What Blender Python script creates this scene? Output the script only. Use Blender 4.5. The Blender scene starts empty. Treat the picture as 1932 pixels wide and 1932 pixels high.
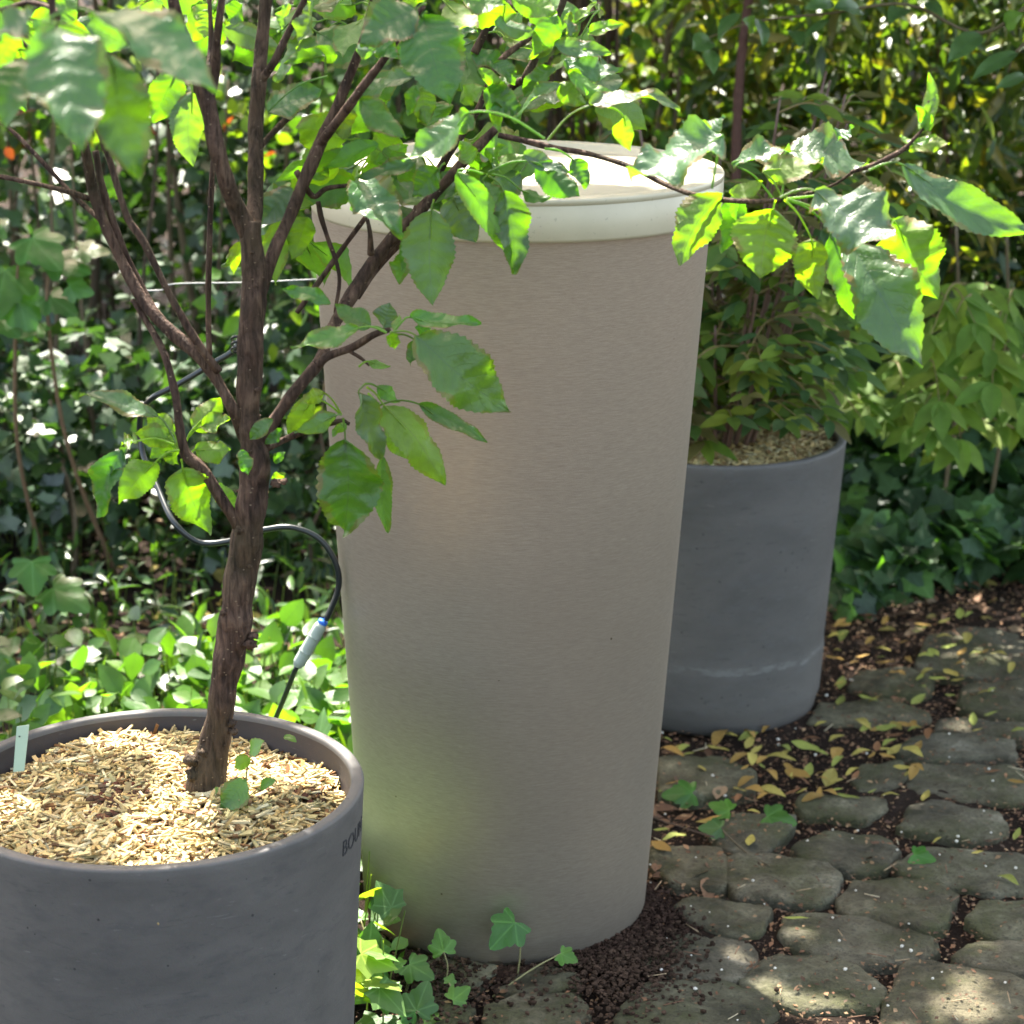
import bpy, bmesh, math, random
import numpy as np
from mathutils import Vector, Matrix
R = math.radians
random.seed(7); rng = np.random.default_rng(7)
scene = bpy.context.scene
# ------------------------------------------------------------------ camera
PITCH = R(16.3); F = 4600.0; HALF = 966.0; CAMZ = 1.55
cam_d = bpy.data.cameras.new('camera'); cam = bpy.data.objects.new('camera', cam_d)
scene.collection.objects.link(cam); scene.camera = cam
cam.location = (0, 0, CAMZ); cam.rotation_euler = (math.pi/2 - PITCH, 0, 0)
cam_d.sensor_width = 36; cam_d.sensor_height = 36; cam_d.lens = 36*F/(2*HALF)
cam_d.clip_start = 0.05; cam_d.clip_end = 500
cam_d.dof.use_dof = True; cam_d.dof.focus_distance = 2.9; cam_d.dof.aperture_fstop = 8.0
cam_d.dof.aperture_blades = 0
# ------------------------------------------------------------------ sky + sun
SAZ, SEL = R(17), R(60)                 # sun behind the scene, a little to the left, high
SUN = np.array([-math.sin(SAZ)*math.cos(SEL), math.cos(SAZ)*math.cos(SEL), math.sin(SEL)])
world = bpy.data.worlds.new('World'); scene.world = world; world.use_nodes = True
wn = world.node_tree.nodes; wl = world.node_tree.links
bg = wn['Background']; sky = wn.new('ShaderNodeTexSky'); sky.sky_type = 'NISHITA'
sky.sun_disc = False; sky.sun_elevation = SEL; sky.sun_rotation = -SAZ
sky.air_density = 0.8; sky.dust_density = 3.0; sky.ozone_density = 0.6
wb = wn.new('ShaderNodeVectorMath'); wb.operation = 'MULTIPLY'; wb.inputs[1].default_value = (1.13, 1.0, .80)
wl.new(sky.outputs[0], wb.inputs[0]); wl.new(wb.outputs[0], bg.inputs[0]); bg.inputs[1].default_value = 0.15
sl = bpy.data.lights.new('sun', 'SUN'); so = bpy.data.objects.new('sun', sl); scene.collection.objects.link(so)
sl.energy = 3.9; sl.angle = R(0.53); sl.color = (1.0, 0.95, 0.86)
so.rotation_euler = Vector(SUN.tolist()).to_track_quat('Z', 'Y').to_euler()
so.location = (0, 0, 10)
scene.view_settings.view_transform = 'Standard'; scene.view_settings.look = 'None'
scene.view_settings.exposure = 3.0; scene.view_settings.gamma = 1
scene.cycles.use_denoising = True; scene.cycles.max_bounces = 8; scene.cycles.transparent_max_bounces = 4
scene.cycles.diffuse_bounces = 5; scene.cycles.sample_clamp_indirect = 8
scene.cycles.caustics_reflective = False; scene.cycles.caustics_refractive = False

# ------------------------------------------------------------------ pixel helpers (photo pixels of a 1932 px picture)
CP, SP = math.cos(PITCH), math.sin(PITCH)
def ray(px, py):
    cx, cy = (px-HALF)/F, (HALF-py)/F
    return np.array([cx, CP + cy*SP, -SP + cy*CP])
def P(px, py, Y):
    d = ray(px, py); return np.array([0, 0, CAMZ]) + d*(Y/d[1])
def G(px, py, z=0.0):
    d = ray(px, py); return np.array([0, 0, CAMZ]) + d*((z-CAMZ)/d[2])
def pxm(px, Y, z=0.8): return px/F*(Y*CP + (CAMZ-z)*SP)      # pixels to metres at a depth
def Z1(x, y): return x*.3418, y*.3418
def Z2(x, y): return 566+x*.3418, y*.3418
def Z3(x, y): return 1132+x*.4141, y*.4141
def Z4(x, y): return x*.3418, 613+y*.3418
def Z5(x, y): return 471.7+x*.293, 566+y*.293
def Z6(x, y): return x*.366, 1271.7+y*.366
def Z7(x, y): return 613+x*.293, 1415+y*.293
def Z8(x, y): return 1132+x*.4141, 1132+y*.4141
# ------------------------------------------------------------------ object helpers
def tag(o, label=None, cat=None, group=None, kind=None):
    if label: o['label'] = label
    if cat: o['category'] = cat
    if group: o['group'] = group
    if kind: o['kind'] = kind
    return o
def empty(name, loc, label, cat, group=None):
    o = bpy.data.objects.new(name, None); scene.collection.objects.link(o); o.location = tuple(loc)
    o.empty_display_size = .05
    return tag(o, label, cat, group)
def link(name, me, mat, parent=None):
    o = bpy.data.objects.new(name, me); scene.collection.objects.link(o)
    if mat and not len(me.materials): me.materials.append(mat)
    if parent is not None:
        o.parent = parent; o.matrix_parent_inverse = Matrix.LocRotScale(parent.location, parent.rotation_euler, None).inverted()
    return o
class MB:
    """collects vertices / faces with per-vertex uv + tint"""
    def __init__(s): s.v=[]; s.uv=[]; s.c=[]; s.f=[]; s.n=0
    def add(s, v, f, uv=None, c=(1,1,1)):
        v = np.asarray(v, float).reshape(-1,3); k = len(v)
        s.v.append(v); s.uv.append(np.zeros((k,2)) if uv is None else np.asarray(uv, float))
        c = np.asarray(c, float); s.c.append(np.tile(c, (k,1)) if c.ndim == 1 else c)
        for q in f: s.f.append([a+s.n for a in q])
        s.n += k
    def addmany(s, V, faces, UV, C):
        """V (m,k,3), faces list on k verts, UV (k,2), C (m,3)"""
        m, k, _ = V.shape
        s.v.append(V.reshape(-1,3)); s.uv.append(np.tile(UV, (m,1))); s.c.append(np.repeat(C, k, axis=0))
        off = s.n + np.arange(m)*k
        for q in faces:
            s.f.extend((off[:,None]+np.array(q)[None,:]).tolist())
        s.n += m*k
    def mesh(s, name, smooth=True):
        me = bpy.data.meshes.new(name)
        v = np.concatenate(s.v); uv = np.concatenate(s.uv); c = np.concatenate(s.c)
        ln = np.array([len(q) for q in s.f], dtype=np.int32); li = np.fromiter((a for q in s.f for a in q), dtype=np.int32)
        me.vertices.add(len(v)); me.vertices.foreach_set('co', v.astype(np.float32).ravel())
        me.loops.add(len(li)); me.loops.foreach_set('vertex_index', li)
        me.polygons.add(len(ln)); st = np.zeros(len(ln), dtype=np.int32); st[1:] = np.cumsum(ln)[:-1]
        me.polygons.foreach_set('loop_start', st); me.polygons.foreach_set('loop_total', ln)
        me.polygons.foreach_set('use_smooth', np.full(len(ln), smooth))
        u = me.uv_layers.new(name='UVMap'); u.data.foreach_set('uv', uv[li].astype(np.float32).ravel())
        a = me.attributes.new('tint', 'FLOAT_COLOR', 'POINT')
        a.data.foreach_set('color', np.concatenate([c, np.ones((len(c),1))], 1).astype(np.float32).ravel())
        me.update(calc_edges=True); return me
    def build(s, name, mat, parent=None, smooth=True): return link(name, s.mesh(name, smooth), mat, parent)
def unit(v): v = np.asarray(v, float); return v/max(1e-9, np.linalg.norm(v))
def spline(pts, per=6):
    p = np.asarray(pts, float); q = np.vstack([2*p[0]-p[1], p, 2*p[-1]-p[-2]]); out=[]
    for i in range(len(p)-1):
        a,b,c,d = q[i],q[i+1],q[i+2],q[i+3]
        for t in np.linspace(0,1,per,endpoint=False):
            out.append(.5*((2*b)+(-a+c)*t+(2*a-5*b+4*c-d)*t*t+(-a+3*b-3*c+d)*t**3))
    out.append(p[-1]); return np.array(out)
def tube(mb, pts, rad, sides=10, per=6, lump=0.0, c=(1,1,1), cap=True):
    """pts (n,3), rad (n)"""
    pr = spline(np.hstack([np.asarray(pts,float), np.asarray(rad,float).reshape(-1,1)]), per)
    p, r = pr[:,:3], np.maximum(pr[:,3], 2e-4); n = len(p)
    t = np.gradient(p, axis=0); t /= np.linalg.norm(t,axis=1)[:,None]+1e-12
    a = np.cross(t[0], [0,0,1.0]); 
    if np.linalg.norm(a) < .1: a = np.cross(t[0], [0,1.0,0])
    a = unit(a); V=[]; UV=[]; L=0; ph = random.random()*9
    ang = np.linspace(0, 2*math.pi, sides, endpoint=False)
    for i in range(n):
        a = unit(a - t[i]*np.dot(a, t[i])); b = np.cross(t[i], a)
        if i: L += np.linalg.norm(p[i]-p[i-1])
        rr = r[i]*(1+lump*(np.sin(ang*2+L*60+ph)*.5+np.sin(ang*3-L*95+ph*2)*.35+math.sin(L*140+ph)*.4+ (random.random()-.5)*.5))
        V.append(p[i]+np.outer(np.cos(ang)*rr, a)+np.outer(np.sin(ang)*rr, b)); UV += [(x/(2*math.pi), L*10) for x in ang]
    V = np.concatenate(V); f=[]
    for i in range(n-1):
        for j in range(sides):
            k=(j+1)%sides; f.append((i*sides+j, i*sides+k, (i+1)*sides+k, (i+1)*sides+j))
    if cap: f.append(tuple(range(sides))[::-1]); f.append(tuple((n-1)*sides+j for j in range(sides)))
    mb.add(V, f, UV, c)
def lathe(mb, prof, seg=128, cx=0, cy=0, z0=0, c=(1,1,1), noise=0):
    a = np.linspace(0, 2*math.pi, seg, endpoint=False); V=[]; UV=[]
    for r,z in prof:
        V.append(np.stack([cx+np.cos(a)*r, cy+np.sin(a)*r, np.full(seg, z0+z)],1)); UV += [(x/(2*math.pi), z) for x in a]
    V=np.concatenate(V); f=[]
    for i in range(len(prof)-1):
        for j in range(seg):
            k=(j+1)%seg; f.append((i*seg+j, i*seg+k, (i+1)*seg+k, (i+1)*seg+j))
    mb.add(V, f, UV, c)
# ------------------------------------------------------------------ materials
def newmat(name):
    m = bpy.data.materials.new(name); m.use_nodes = True; nt = m.node_tree
    return m, nt, nt.nodes['Principled BSDF'], nt.nodes['Material Output']
def N(nt, t, **kw):
    n = nt.nodes.new(t)
    for k, v in kw.items(): setattr(n, k, v)
    return n
def math_(nt, op, a, b=None, c=None):
    n = N(nt, 'ShaderNodeMath', operation=op)
    for i, x in enumerate((a,b,c)):
        if x is None: continue
        if isinstance(x, (int,float)): n.inputs[i].default_value = x
        else: nt.links.new(x, n.inputs[i])
    return n.outputs[0]
def noise(nt, scale, detail=4, rough=.55, coord=None, dist=0):
    n = N(nt, 'ShaderNodeTexNoise'); n.inputs['Scale'].default_value = scale; n.inputs['Detail'].default_value = detail
    n.inputs['Roughness'].default_value = rough; n.inputs['Distortion'].default_value = dist
    if coord is not None: nt.links.new(coord, n.inputs['Vector'])
    return n
def ramp(nt, fac, stops):
    n = N(nt, 'ShaderNodeValToRGB'); e = n.color_ramp.elements
    while len(e) < len(stops): e.new(.5)
    for x, (p, c) in zip(e, stops):
        x.position = p; x.color = (*c, 1) if len(c) == 3 else c
    nt.links.new(fac, n.inputs[0]); return n.outputs[0]
def mix(nt, fac, a, b, mode='MIX'):
    n = N(nt, 'ShaderNodeMix', data_type='RGBA', blend_type=mode)
    for s, x in ((n.inputs[0], fac), (n.inputs[6], a), (n.inputs[7], b)):
        if isinstance(x, (int,float)): s.default_value = x
        elif isinstance(x, tuple): s.default_value = (*x, 1)
        else: nt.links.new(x, s)
    return n.outputs[2]
def bump(nt, bs, h, strength=.3, dist=.002):
    b = N(nt, 'ShaderNodeBump'); b.inputs['Strength'].default_value = strength; b.inputs['Distance'].default_value = dist
    nt.links.new(h, b.inputs['Height']); nt.links.new(b.outputs[0], bs.inputs['Normal']); return b

def leaf_mat(name, kind='apple', rough=.38, trans=.45, gain=(3.0,3.0,1.2), under=(1.25,1.2,1.3), veinc=1.5, spec=.5, bumps=.5):
    m, nt, bs, out = newmat(name); L = nt.links
    at = N(nt, 'ShaderNodeAttribute', attribute_name='tint'); uv = N(nt, 'ShaderNodeUVMap')
    geo = N(nt, 'ShaderNodeNewGeometry'); tc = N(nt, 'ShaderNodeTexCoord')
    sx = N(nt, 'ShaderNodeSeparateXYZ'); L.new(uv.outputs[0], sx.inputs[0]); u, v = sx.outputs[0], sx.outputs[1]
    if kind in ('apple', 'lance'):
        au = math_(nt, 'ABSOLUTE', u)
        mid = math_(nt, 'LESS_THAN', au, .03 if kind == 'apple' else .05)
        s = math_(nt, 'MULTIPLY', math_(nt, 'SUBTRACT', v, math_(nt, 'MULTIPLY', math_(nt, 'POWER', au, 1.3), .26)), 7.5 if kind == 'apple' else 7.0)
        wob = noise(nt, 30, 2, .5, tc.outputs['Object']); s = math_(nt, 'ADD', s, math_(nt, 'MULTIPLY', wob.outputs[0], 1.1)); fr = math_(nt, 'FRACT', s); dist = math_(nt, 'ABSOLUTE', math_(nt, 'SUBTRACT', fr, .5))
        mr = N(nt, 'ShaderNodeMapRange'); mr.inputs[1].default_value=.0; mr.inputs[2].default_value=.055; mr.inputs[3].default_value=1; mr.inputs[4].default_value=0
        L.new(dist, mr.inputs[0]); vein = math_(nt, 'MAXIMUM', mid, math_(nt, 'MULTIPLY', mr.outputs[0], .6))
    else:      # ivy: veins radiate from the petiole
        ang = math_(nt, 'ARCTAN2', u, v); pp = math_(nt, 'PINGPONG', ang, R(25))
        rr = math_(nt, 'SQRT', math_(nt, 'ADD', math_(nt, 'MULTIPLY', u, u), math_(nt, 'MULTIPLY', v, v)))
        d = math_(nt, 'MULTIPLY', pp, rr)
        mr = N(nt, 'ShaderNodeMapRange'); mr.inputs[1].default_value=.008; mr.inputs[2].default_value=.03; mr.inputs[3].default_value=1; mr.inputs[4].default_value=0
        L.new(d, mr.inputs[0]); vein = mr.outputs[0]
    nz = noise(nt, 28, 3, .6, tc.outputs['Object']); nf = noise(nt, 240, 2, .6, tc.outputs['Object'])
    var = math_(nt, 'ADD', math_(nt, 'MULTIPLY', nz.outputs[0], .7), .65)
    vv = N(nt, 'ShaderNodeVectorMath', operation='SCALE'); L.new(at.outputs['Color'], vv.inputs[0]); L.new(var, vv.inputs['Scale'])
    col = vv.outputs[0]
    vm = N(nt, 'ShaderNodeVectorMath', operation='MULTIPLY'); L.new(col, vm.inputs[0]); vm.inputs[1].default_value = (veinc*1.1, veinc, veinc*1.2)
    c1 = mix(nt, math_(nt, 'MULTIPLY', vein, .8), col, vm.outputs[0])
    um = N(nt, 'ShaderNodeVectorMath', operation='MULTIPLY'); L.new(c1, um.inputs[0]); um.inputs[1].default_value = under
    c2 = mix(nt, geo.outputs['Backfacing'], c1, um.outputs[0])
    if kind == 'apple':
        ed = math_(nt, 'ADD', math_(nt, 'MULTIPLY', math_(nt, 'ABSOLUTE', u), .55), nz.outputs[0])
        c2 = mix(nt, ramp(nt, ed, [(.0,(0,0,0)),(.98,(0,0,0)),(1.0,(.8,.8,.8))]), c2, (.12,.06,.02))
        c2 = mix(nt, ramp(nt, nf.outputs[0], [(.70,(0,0,0)),(.78,(.5,.5,.5))]), c2, (.16,.18,.06))
    L.new(c2, bs.inputs['Base Color']); bs.inputs['Specular IOR Level'].default_value = spec
    rg = math_(nt, 'ADD', math_(nt, 'MULTIPLY', nf.outputs[0], .2), rough-.1)
    L.new(math_(nt, 'ADD', rg, math_(nt, 'MULTIPLY', geo.outputs['Backfacing'], .2)), bs.inputs['Roughness'])
    tm = N(nt, 'ShaderNodeVectorMath', operation='MULTIPLY'); L.new(col, tm.inputs[0]); tm.inputs[1].default_value = gain
    tvn = mix(nt, math_(nt, 'MULTIPLY', vein, .45), tm.outputs[0], (.05,.12,.01))
    tb = N(nt, 'ShaderNodeBsdfTranslucent'); L.new(tvn, tb.inputs['Color'])
    nz2 = noise(nt, 75, 3, .6, tc.outputs['Object'])
    h = math_(nt, 'ADD', math_(nt, 'MULTIPLY', vein, -.22), math_(nt, 'ADD', math_(nt, 'ADD', math_(nt, 'MULTIPLY', nz.outputs[0], 1.2), math_(nt, 'MULTIPLY', nz2.outputs[0], .8)), math_(nt, 'MULTIPLY', nf.outputs[0], .25)))
    b = bump(nt, bs, h, bumps, .0025)
    ms = N(nt, 'ShaderNodeMixShader'); ms.inputs[0].default_value = trans
    L.new(bs.outputs[0], ms.inputs[1]); L.new(tb.outputs[0], ms.inputs[2]); L.new(ms.outputs[0], out.inputs['Surface'])
    return m
def tint_mat(name, rough=.8, spec=.2, bscale=300, bstr=.3, var=.5, trans=0):
    m, nt, bs, out = newmat(name); tc = N(nt, 'ShaderNodeTexCoord')
    at = N(nt, 'ShaderNodeAttribute', attribute_name='tint'); nz = noise(nt, bscale, 3, .6, tc.outputs['Object'])
    vv = N(nt, 'ShaderNodeVectorMath', operation='SCALE'); nt.links.new(at.outputs['Color'], vv.inputs[0])
    nt.links.new(math_(nt, 'ADD', math_(nt, 'MULTIPLY', nz.outputs[0], var*2), 1-var), vv.inputs['Scale'])
    nt.links.new(vv.outputs[0], bs.inputs['Base Color']); bs.inputs['Roughness'].default_value = rough
    bs.inputs['Specular IOR Level'].default_value = spec; bump(nt, bs, nz.outputs[0], bstr, .001)
    if trans:
        tb = N(nt, 'ShaderNodeBsdfTranslucent'); nt.links.new(vv.outputs[0], tb.inputs['Color'])
        ms = N(nt, 'ShaderNodeMixShader'); ms.inputs[0].default_value = trans
        nt.links.new(bs.outputs[0], ms.inputs[1]); nt.links.new(tb.outputs[0], ms.inputs[2]); nt.links.new(ms.outputs[0], out.inputs['Surface'])
    return m
M_apple = leaf_mat('apple_leaf', 'apple', .38, .45, (2.6,3.1,.25), (1.5,1.3,1.7), 1.35, .6, .9)
M_nand = leaf_mat('nandina_leaf', 'lance', .6, .40, (2.0,2.3,.4), (1.2,1.15,1.2), 1.2, .25, .3)
M_lance = leaf_mat('lance_leaf', 'lance', .36, .42, (2.2,2.4,.4), (1.2,1.15,1.2), 1.2, .5, .3)
M_ivy = leaf_mat('ivy_leaf', 'ivy', .34, .42, (2.4,2.8,.5), (1.3,1.25,1.3), 2.1, .5, .3)
M_glint = leaf_mat('glossy_ivy_leaf', 'ivy', .22, .25, (2.4,2.8,.5), (1.3,1.25,1.3), 1.6, .8, .3)
M_canopy = leaf_mat('canopy_leaf', 'lance', .45, .25, (1.5,1.5,.8), (1.2,1.15,1.2), 1.2, .4, .2)
M_stem = tint_mat('green_stem', .55, .4, 200, .2, .25)
M_twig = tint_mat('dry_stem', .8, .2, 90, .5, .4)
M_chip = tint_mat('straw_chip', .75, .2, 400, .4, .3)
M_litter = tint_mat('leaf_litter', .75, .25, 250, .3, .35, .15)
M_crumb = tint_mat('soil_crumb', .95, .08, 500, .6, .5)

# bark
M_bark, nt, bs, out = newmat('apple_bark'); tc = N(nt, 'ShaderNodeTexCoord'); L = nt.links
mp = N(nt, 'ShaderNodeMapping'); mp.inputs['Scale'].default_value = (1,1,.45); L.new(tc.outputs['Object'], mp.inputs[0])
n1 = noise(nt, 60, 6, .65, mp.outputs[0], .6); n2 = noise(nt, 9, 3, .5, tc.outputs['Object'])
mp2 = N(nt, 'ShaderNodeMapping'); mp2.inputs['Scale'].default_value = (1,1,.10); L.new(tc.outputs['Object'], mp2.inputs[0])
n3 = noise(nt, 220, 4, .6, mp2.outputs[0], .3)
c = ramp(nt, n1.outputs[0], [(.30,(.018,.010,.007)),(.5,(.062,.036,.025)),(.70,(.13,.082,.056))])
c = mix(nt, ramp(nt, n2.outputs[0], [(.45,(0,0,0)),(.7,(.55,.55,.55))]), c, (.038,.032,.012))
c = mix(nt, 1.0, c, ramp(nt, n3.outputs[0], [(.38,(.5,.46,.43)),(.5,(1,1,1)),(.68,(1.25,1.2,1.15))]), 'MULTIPLY')
sep = N(nt, 'ShaderNodeSeparateXYZ'); L.new(tc.outputs['Object'], sep.inputs[0])
vo = N(nt, 'ShaderNodeTexVoronoi'); vo.inputs['Scale'].default_value = 95; mp3 = N(nt, 'ShaderNodeMapping'); mp3.inputs['Scale'].default_value = (1,1,1.5)
L.new(tc.outputs['Object'], mp3.inputs[0]); L.new(mp3.outputs[0], vo.inputs['Vector'])
dot = math_(nt, 'LESS_THAN', math_(nt, 'ADD', vo.outputs['Distance'], math_(nt, 'MULTIPLY', n2.outputs[0], .12)), .17)
c = mix(nt, math_(nt, 'MULTIPLY', dot, .55), c, (.27,.20,.13))
L.new(c, bs.inputs['Base Color']); bs.inputs['Roughness'].default_value = .75; bs.inputs['Specular IOR Level'].default_value = .2
h = math_(nt, 'ADD', math_(nt, 'ADD', n1.outputs[0], math_(nt, 'MULTIPLY', n3.outputs[0], .9)), math_(nt, 'MULTIPLY', dot, .3)); bump(nt, bs, h, 1.0, .006)

# barrel
M_barrel, nt, bs, out = newmat('brushed_taupe_shell'); tc = N(nt, 'ShaderNodeTexCoord'); L = nt.links
mp = N(nt, 'ShaderNodeMapping'); mp.inputs['Scale'].default_value = (1,1,14); L.new(tc.outputs['Object'], mp.inputs[0])
nb = noise(nt, 65, 6, .75, mp.outputs[0]); nc = noise(nt, 500, 2, .6, tc.outputs['Object']); nl = noise(nt, 2.2, 3, .5, tc.outputs['Object'])
c = ramp(nt, nb.outputs[0], [(.32,(.335,.292,.240)),(.68,(.495,.438,.370))])
c = mix(nt, math_(nt, 'MULTIPLY', nc.outputs[0], .25), c, (.55,.47,.39))
c = mix(nt, ramp(nt, nl.outputs[0], [(.45,(0,0,0)),(.75,(.35,.35,.35))]), c, (.30,.25,.20))
sp = N(nt, 'ShaderNodeSeparateXYZ'); L.new(tc.outputs['Object'], sp.inputs[0])
nd = noise(nt, 18, 5, .65, tc.outputs['Object'])
dirt = math_(nt, 'LESS_THAN', math_(nt, 'SUBTRACT', sp.outputs[2], math_(nt, 'MULTIPLY', nd.outputs[0], .05)), -.008)
c = mix(nt, math_(nt, 'MULTIPLY', dirt, .55), c, (.10,.07,.045))
mps = N(nt, 'ShaderNodeMapping'); mps.inputs['Scale'].default_value = (1,1,9); mps.inputs['Rotation'].default_value = (.12,.18,0); L.new(tc.outputs['Object'], mps.inputs[0])
nsr = noise(nt, 26, 2, .5, mps.outputs[0], .5); c = mix(nt, ramp(nt, nsr.outputs[0], [(.70,(0,0,0)),(.72,(.3,.3,.3)),(.735,(0,0,0))]), c, (.62,.56,.48))
vsp = N(nt, 'ShaderNodeTexVoronoi'); vsp.inputs['Scale'].default_value = 30; L.new(tc.outputs['Object'], vsp.inputs['Vector'])
c = mix(nt, math_(nt, 'MULTIPLY', math_(nt, 'LESS_THAN', vsp.outputs['Distance'], .05), math_(nt, 'GREATER_THAN', nd.outputs[0], .58)), c, (.14,.11,.07))
L.new(c, bs.inputs['Base Color']); bs.inputs['Metallic'].default_value = .82; bs.inputs['Roughness'].default_value = .50
bs.inputs['Anisotropic'].default_value = .6
tg = N(nt, 'ShaderNodeTangent', direction_type='RADIAL', axis='Z'); L.new(tg.outputs[0], bs.inputs['Tangent'])
bump(nt, bs, math_(nt, 'ADD', nb.outputs[0], math_(nt, 'MULTIPLY', nc.outputs[0], .5)), .16, .0012)
M_lid, nt, bs, out = newmat('cream_lid_plastic'); tc = N(nt, 'ShaderNodeTexCoord')
n1 = noise(nt, 12, 5, .6, tc.outputs['Object']); c = ramp(nt, n1.outputs[0], [(.3,(.42,.375,.26)),(.7,(.49,.44,.31))])
n2 = noise(nt, 150, 2, .5, tc.outputs['Object']); c = mix(nt, ramp(nt, n2.outputs[0], [(.66,(0,0,0)),(.74,(.6,.6,.6))]), c, (.3,.27,.2))
nt.links.new(c, bs.inputs['Base Color']); bs.inputs['Roughness'].default_value = .4; bump(nt, bs, n1.outputs[0], .08, .001)

def pot_mat(name, c0, c1, stain, seam=None):
    m, nt, bs, out = newmat(name); tc = N(nt, 'ShaderNodeTexCoord'); L = nt.links
    mp = N(nt, 'ShaderNodeMapping'); mp.inputs['Scale'].default_value = (1,1,2.2); mp.inputs['Rotation'].default_value = (0,.25,0); L.new(tc.outputs['Object'], mp.inputs[0])
    n1 = noise(nt, 5, 7, .62, mp.outputs[0], .4); n2 = noise(nt, 420, 3, .7, tc.outputs['Object']); n3 = noise(nt, 30, 4, .6, mp.outputs[0])
    c = ramp(nt, n1.outputs[0], [(.3,c0),(.7,c1)]); c = mix(nt, ramp(nt, n3.outputs[0], [(.5,(0,0,0)),(.8,(.5,.5,.5))]), c, stain)
    vo = N(nt, 'ShaderNodeTexVoronoi'); vo.inputs['Scale'].default_value = 55; L.new(tc.outputs['Object'], vo.inputs['Vector'])
    n4 = noise(nt, 14, 2, .5, tc.outputs['Object'])
    pit = math_(nt, 'MULTIPLY', math_(nt, 'LESS_THAN', vo.outputs['Distance'], .09), math_(nt, 'GREATER_THAN', n4.outputs[0], .54))
    c = mix(nt, math_(nt, 'MULTIPLY', pit, .8), c, (.012,.012,.013))
    c = mix(nt, .3, c, mix(nt, 1.0, c, n2.outputs[1], 'MULTIPLY'))
    ms_ = N(nt, 'ShaderNodeMapping'); ms_.inputs['Scale'].default_value = (1,1,7); ms_.inputs['Rotation'].default_value = (.3,.5,0); L.new(tc.outputs['Object'], ms_.inputs[0])
    sc = noise(nt, 34, 3, .5, ms_.outputs[0], .7); c = mix(nt, ramp(nt, sc.outputs[0], [(.64,(0,0,0)),(.68,(.45,.45,.45)),(.72,(0,0,0))]), c, (.03,.03,.032))
    c = mix(nt, ramp(nt, sc.outputs[0], [(.27,(.3,.3,.3)),(.30,(0,0,0))]), c, (.19,.18,.17))
    if seam:
        sp = N(nt, 'ShaderNodeSeparateXYZ'); L.new(tc.outputs['Object'], sp.inputs[0])
        dz = math_(nt, 'ABSOLUTE', math_(nt, 'SUBTRACT', math_(nt, 'ADD', sp.outputs[2], math_(nt, 'MULTIPLY', n3.outputs[0], .02)), seam+.012))
        c = mix(nt, math_(nt, 'MULTIPLY', math_(nt, 'LESS_THAN', dz, .006), math_(nt, 'MULTIPLY', ramp(nt, n3.outputs[0], [(.42,(0,0,0)),(.6,(1,1,1))]), .5)), c, (.17,.17,.16))
    L.new(c, bs.inputs['Base Color']); bs.inputs['Roughness'].default_value = .62; bs.inputs['Specular IOR Level'].default_value = .4
    bump(nt, bs, math_(nt, 'ADD', math_(nt, 'MULTIPLY', n2.outputs[0], .5), math_(nt, 'ADD', n3.outputs[0], math_(nt, 'MULTIPLY', pit, -2))), .25, .0015)
    return m
M_pot = pot_mat('grey_concrete', (.072,.067,.062), (.118,.109,.100), (.040,.041,.045))
M_pot2 = pot_mat('grey_concrete_far', (.080,.076,.071), (.122,.113,.104), (.11,.11,.11), .13)
M_inner = pot_mat('dark_inner_wall', (.030,.023,.021), (.050,.038,.034), (.02,.016,.014))  # inside of the pots, darker and browner than the shell
M_letter, nt, bs, out = newmat('engraved_letter'); bs.inputs['Base Color'].default_value = (.012,.012,.014,1); bs.inputs['Roughness'].default_value = .8

# ground / stones
M_soil, nt, bs, out = newmat('dark_soil'); tc = N(nt, 'ShaderNodeTexCoord'); L = nt.links
n1 = noise(nt, 8, 8, .7, tc.outputs['Object']); n2 = noise(nt, 120, 5, .7, tc.outputs['Object'])
c = ramp(nt, n1.outputs[0], [(.3,(.018,.011,.008)),(.6,(.040,.026,.018)),(.8,(.07,.048,.032))])
c = mix(nt, .5, c, mix(nt, 1.0, c, n2.outputs[0], 'MULTIPLY')); L.new(c, bs.inputs['Base Color']); bs.inputs['Roughness'].default_value = .95
bs.inputs['Specular IOR Level'].default_value = .1; bump(nt, bs, math_(nt, 'ADD', n1.outputs[0], n2.outputs[0]), 1, .012)
M_stone, nt, bs, out = newmat('weathered_cobble'); tc = N(nt, 'ShaderNodeTexCoord'); L = nt.links
at = N(nt, 'ShaderNodeAttribute', attribute_name='tint')
n1 = noise(nt, 14, 8, .68, tc.outputs['Object'], .3); n2 = noise(nt, 170, 6, .75, tc.outputs['Object']); n3 = noise(nt, 5.5, 6, .7, tc.outputs['Object'])
c = ramp(nt, n1.outputs[0], [(.32,(.040,.036,.020)),(.48,(.105,.095,.060)),(.58,(.15,.138,.09)),(.70,(.27,.25,.175))])
c = mix(nt, 1.0, c, at.outputs['Color'], 'MULTIPLY')
c = mix(nt, ramp(nt, n3.outputs[0], [(.47,(0,0,0)),(.60,(.7,.7,.7))]), c, (.060,.066,.020))        # moss
c = mix(nt, ramp(nt, n2.outputs[0], [(.35,(.75,.75,.75)),(.5,(0,0,0))]), c, (.035,.03,.022))
c = mix(nt, ramp(nt, n2.outputs[0], [(.66,(0,0,0)),(.78,(.55,.55,.55))]), c, (.33,.31,.26))
L.new(c, bs.inputs['Base Color']); bs.inputs['Roughness'].default_value = .8; bs.inputs['Specular IOR Level'].default_value = .25
bump(nt, bs, math_(nt, 'ADD', math_(nt, 'MULTIPLY', n1.outputs[0], 1.5), n2.outputs[0]), 1.0, .008)

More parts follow.
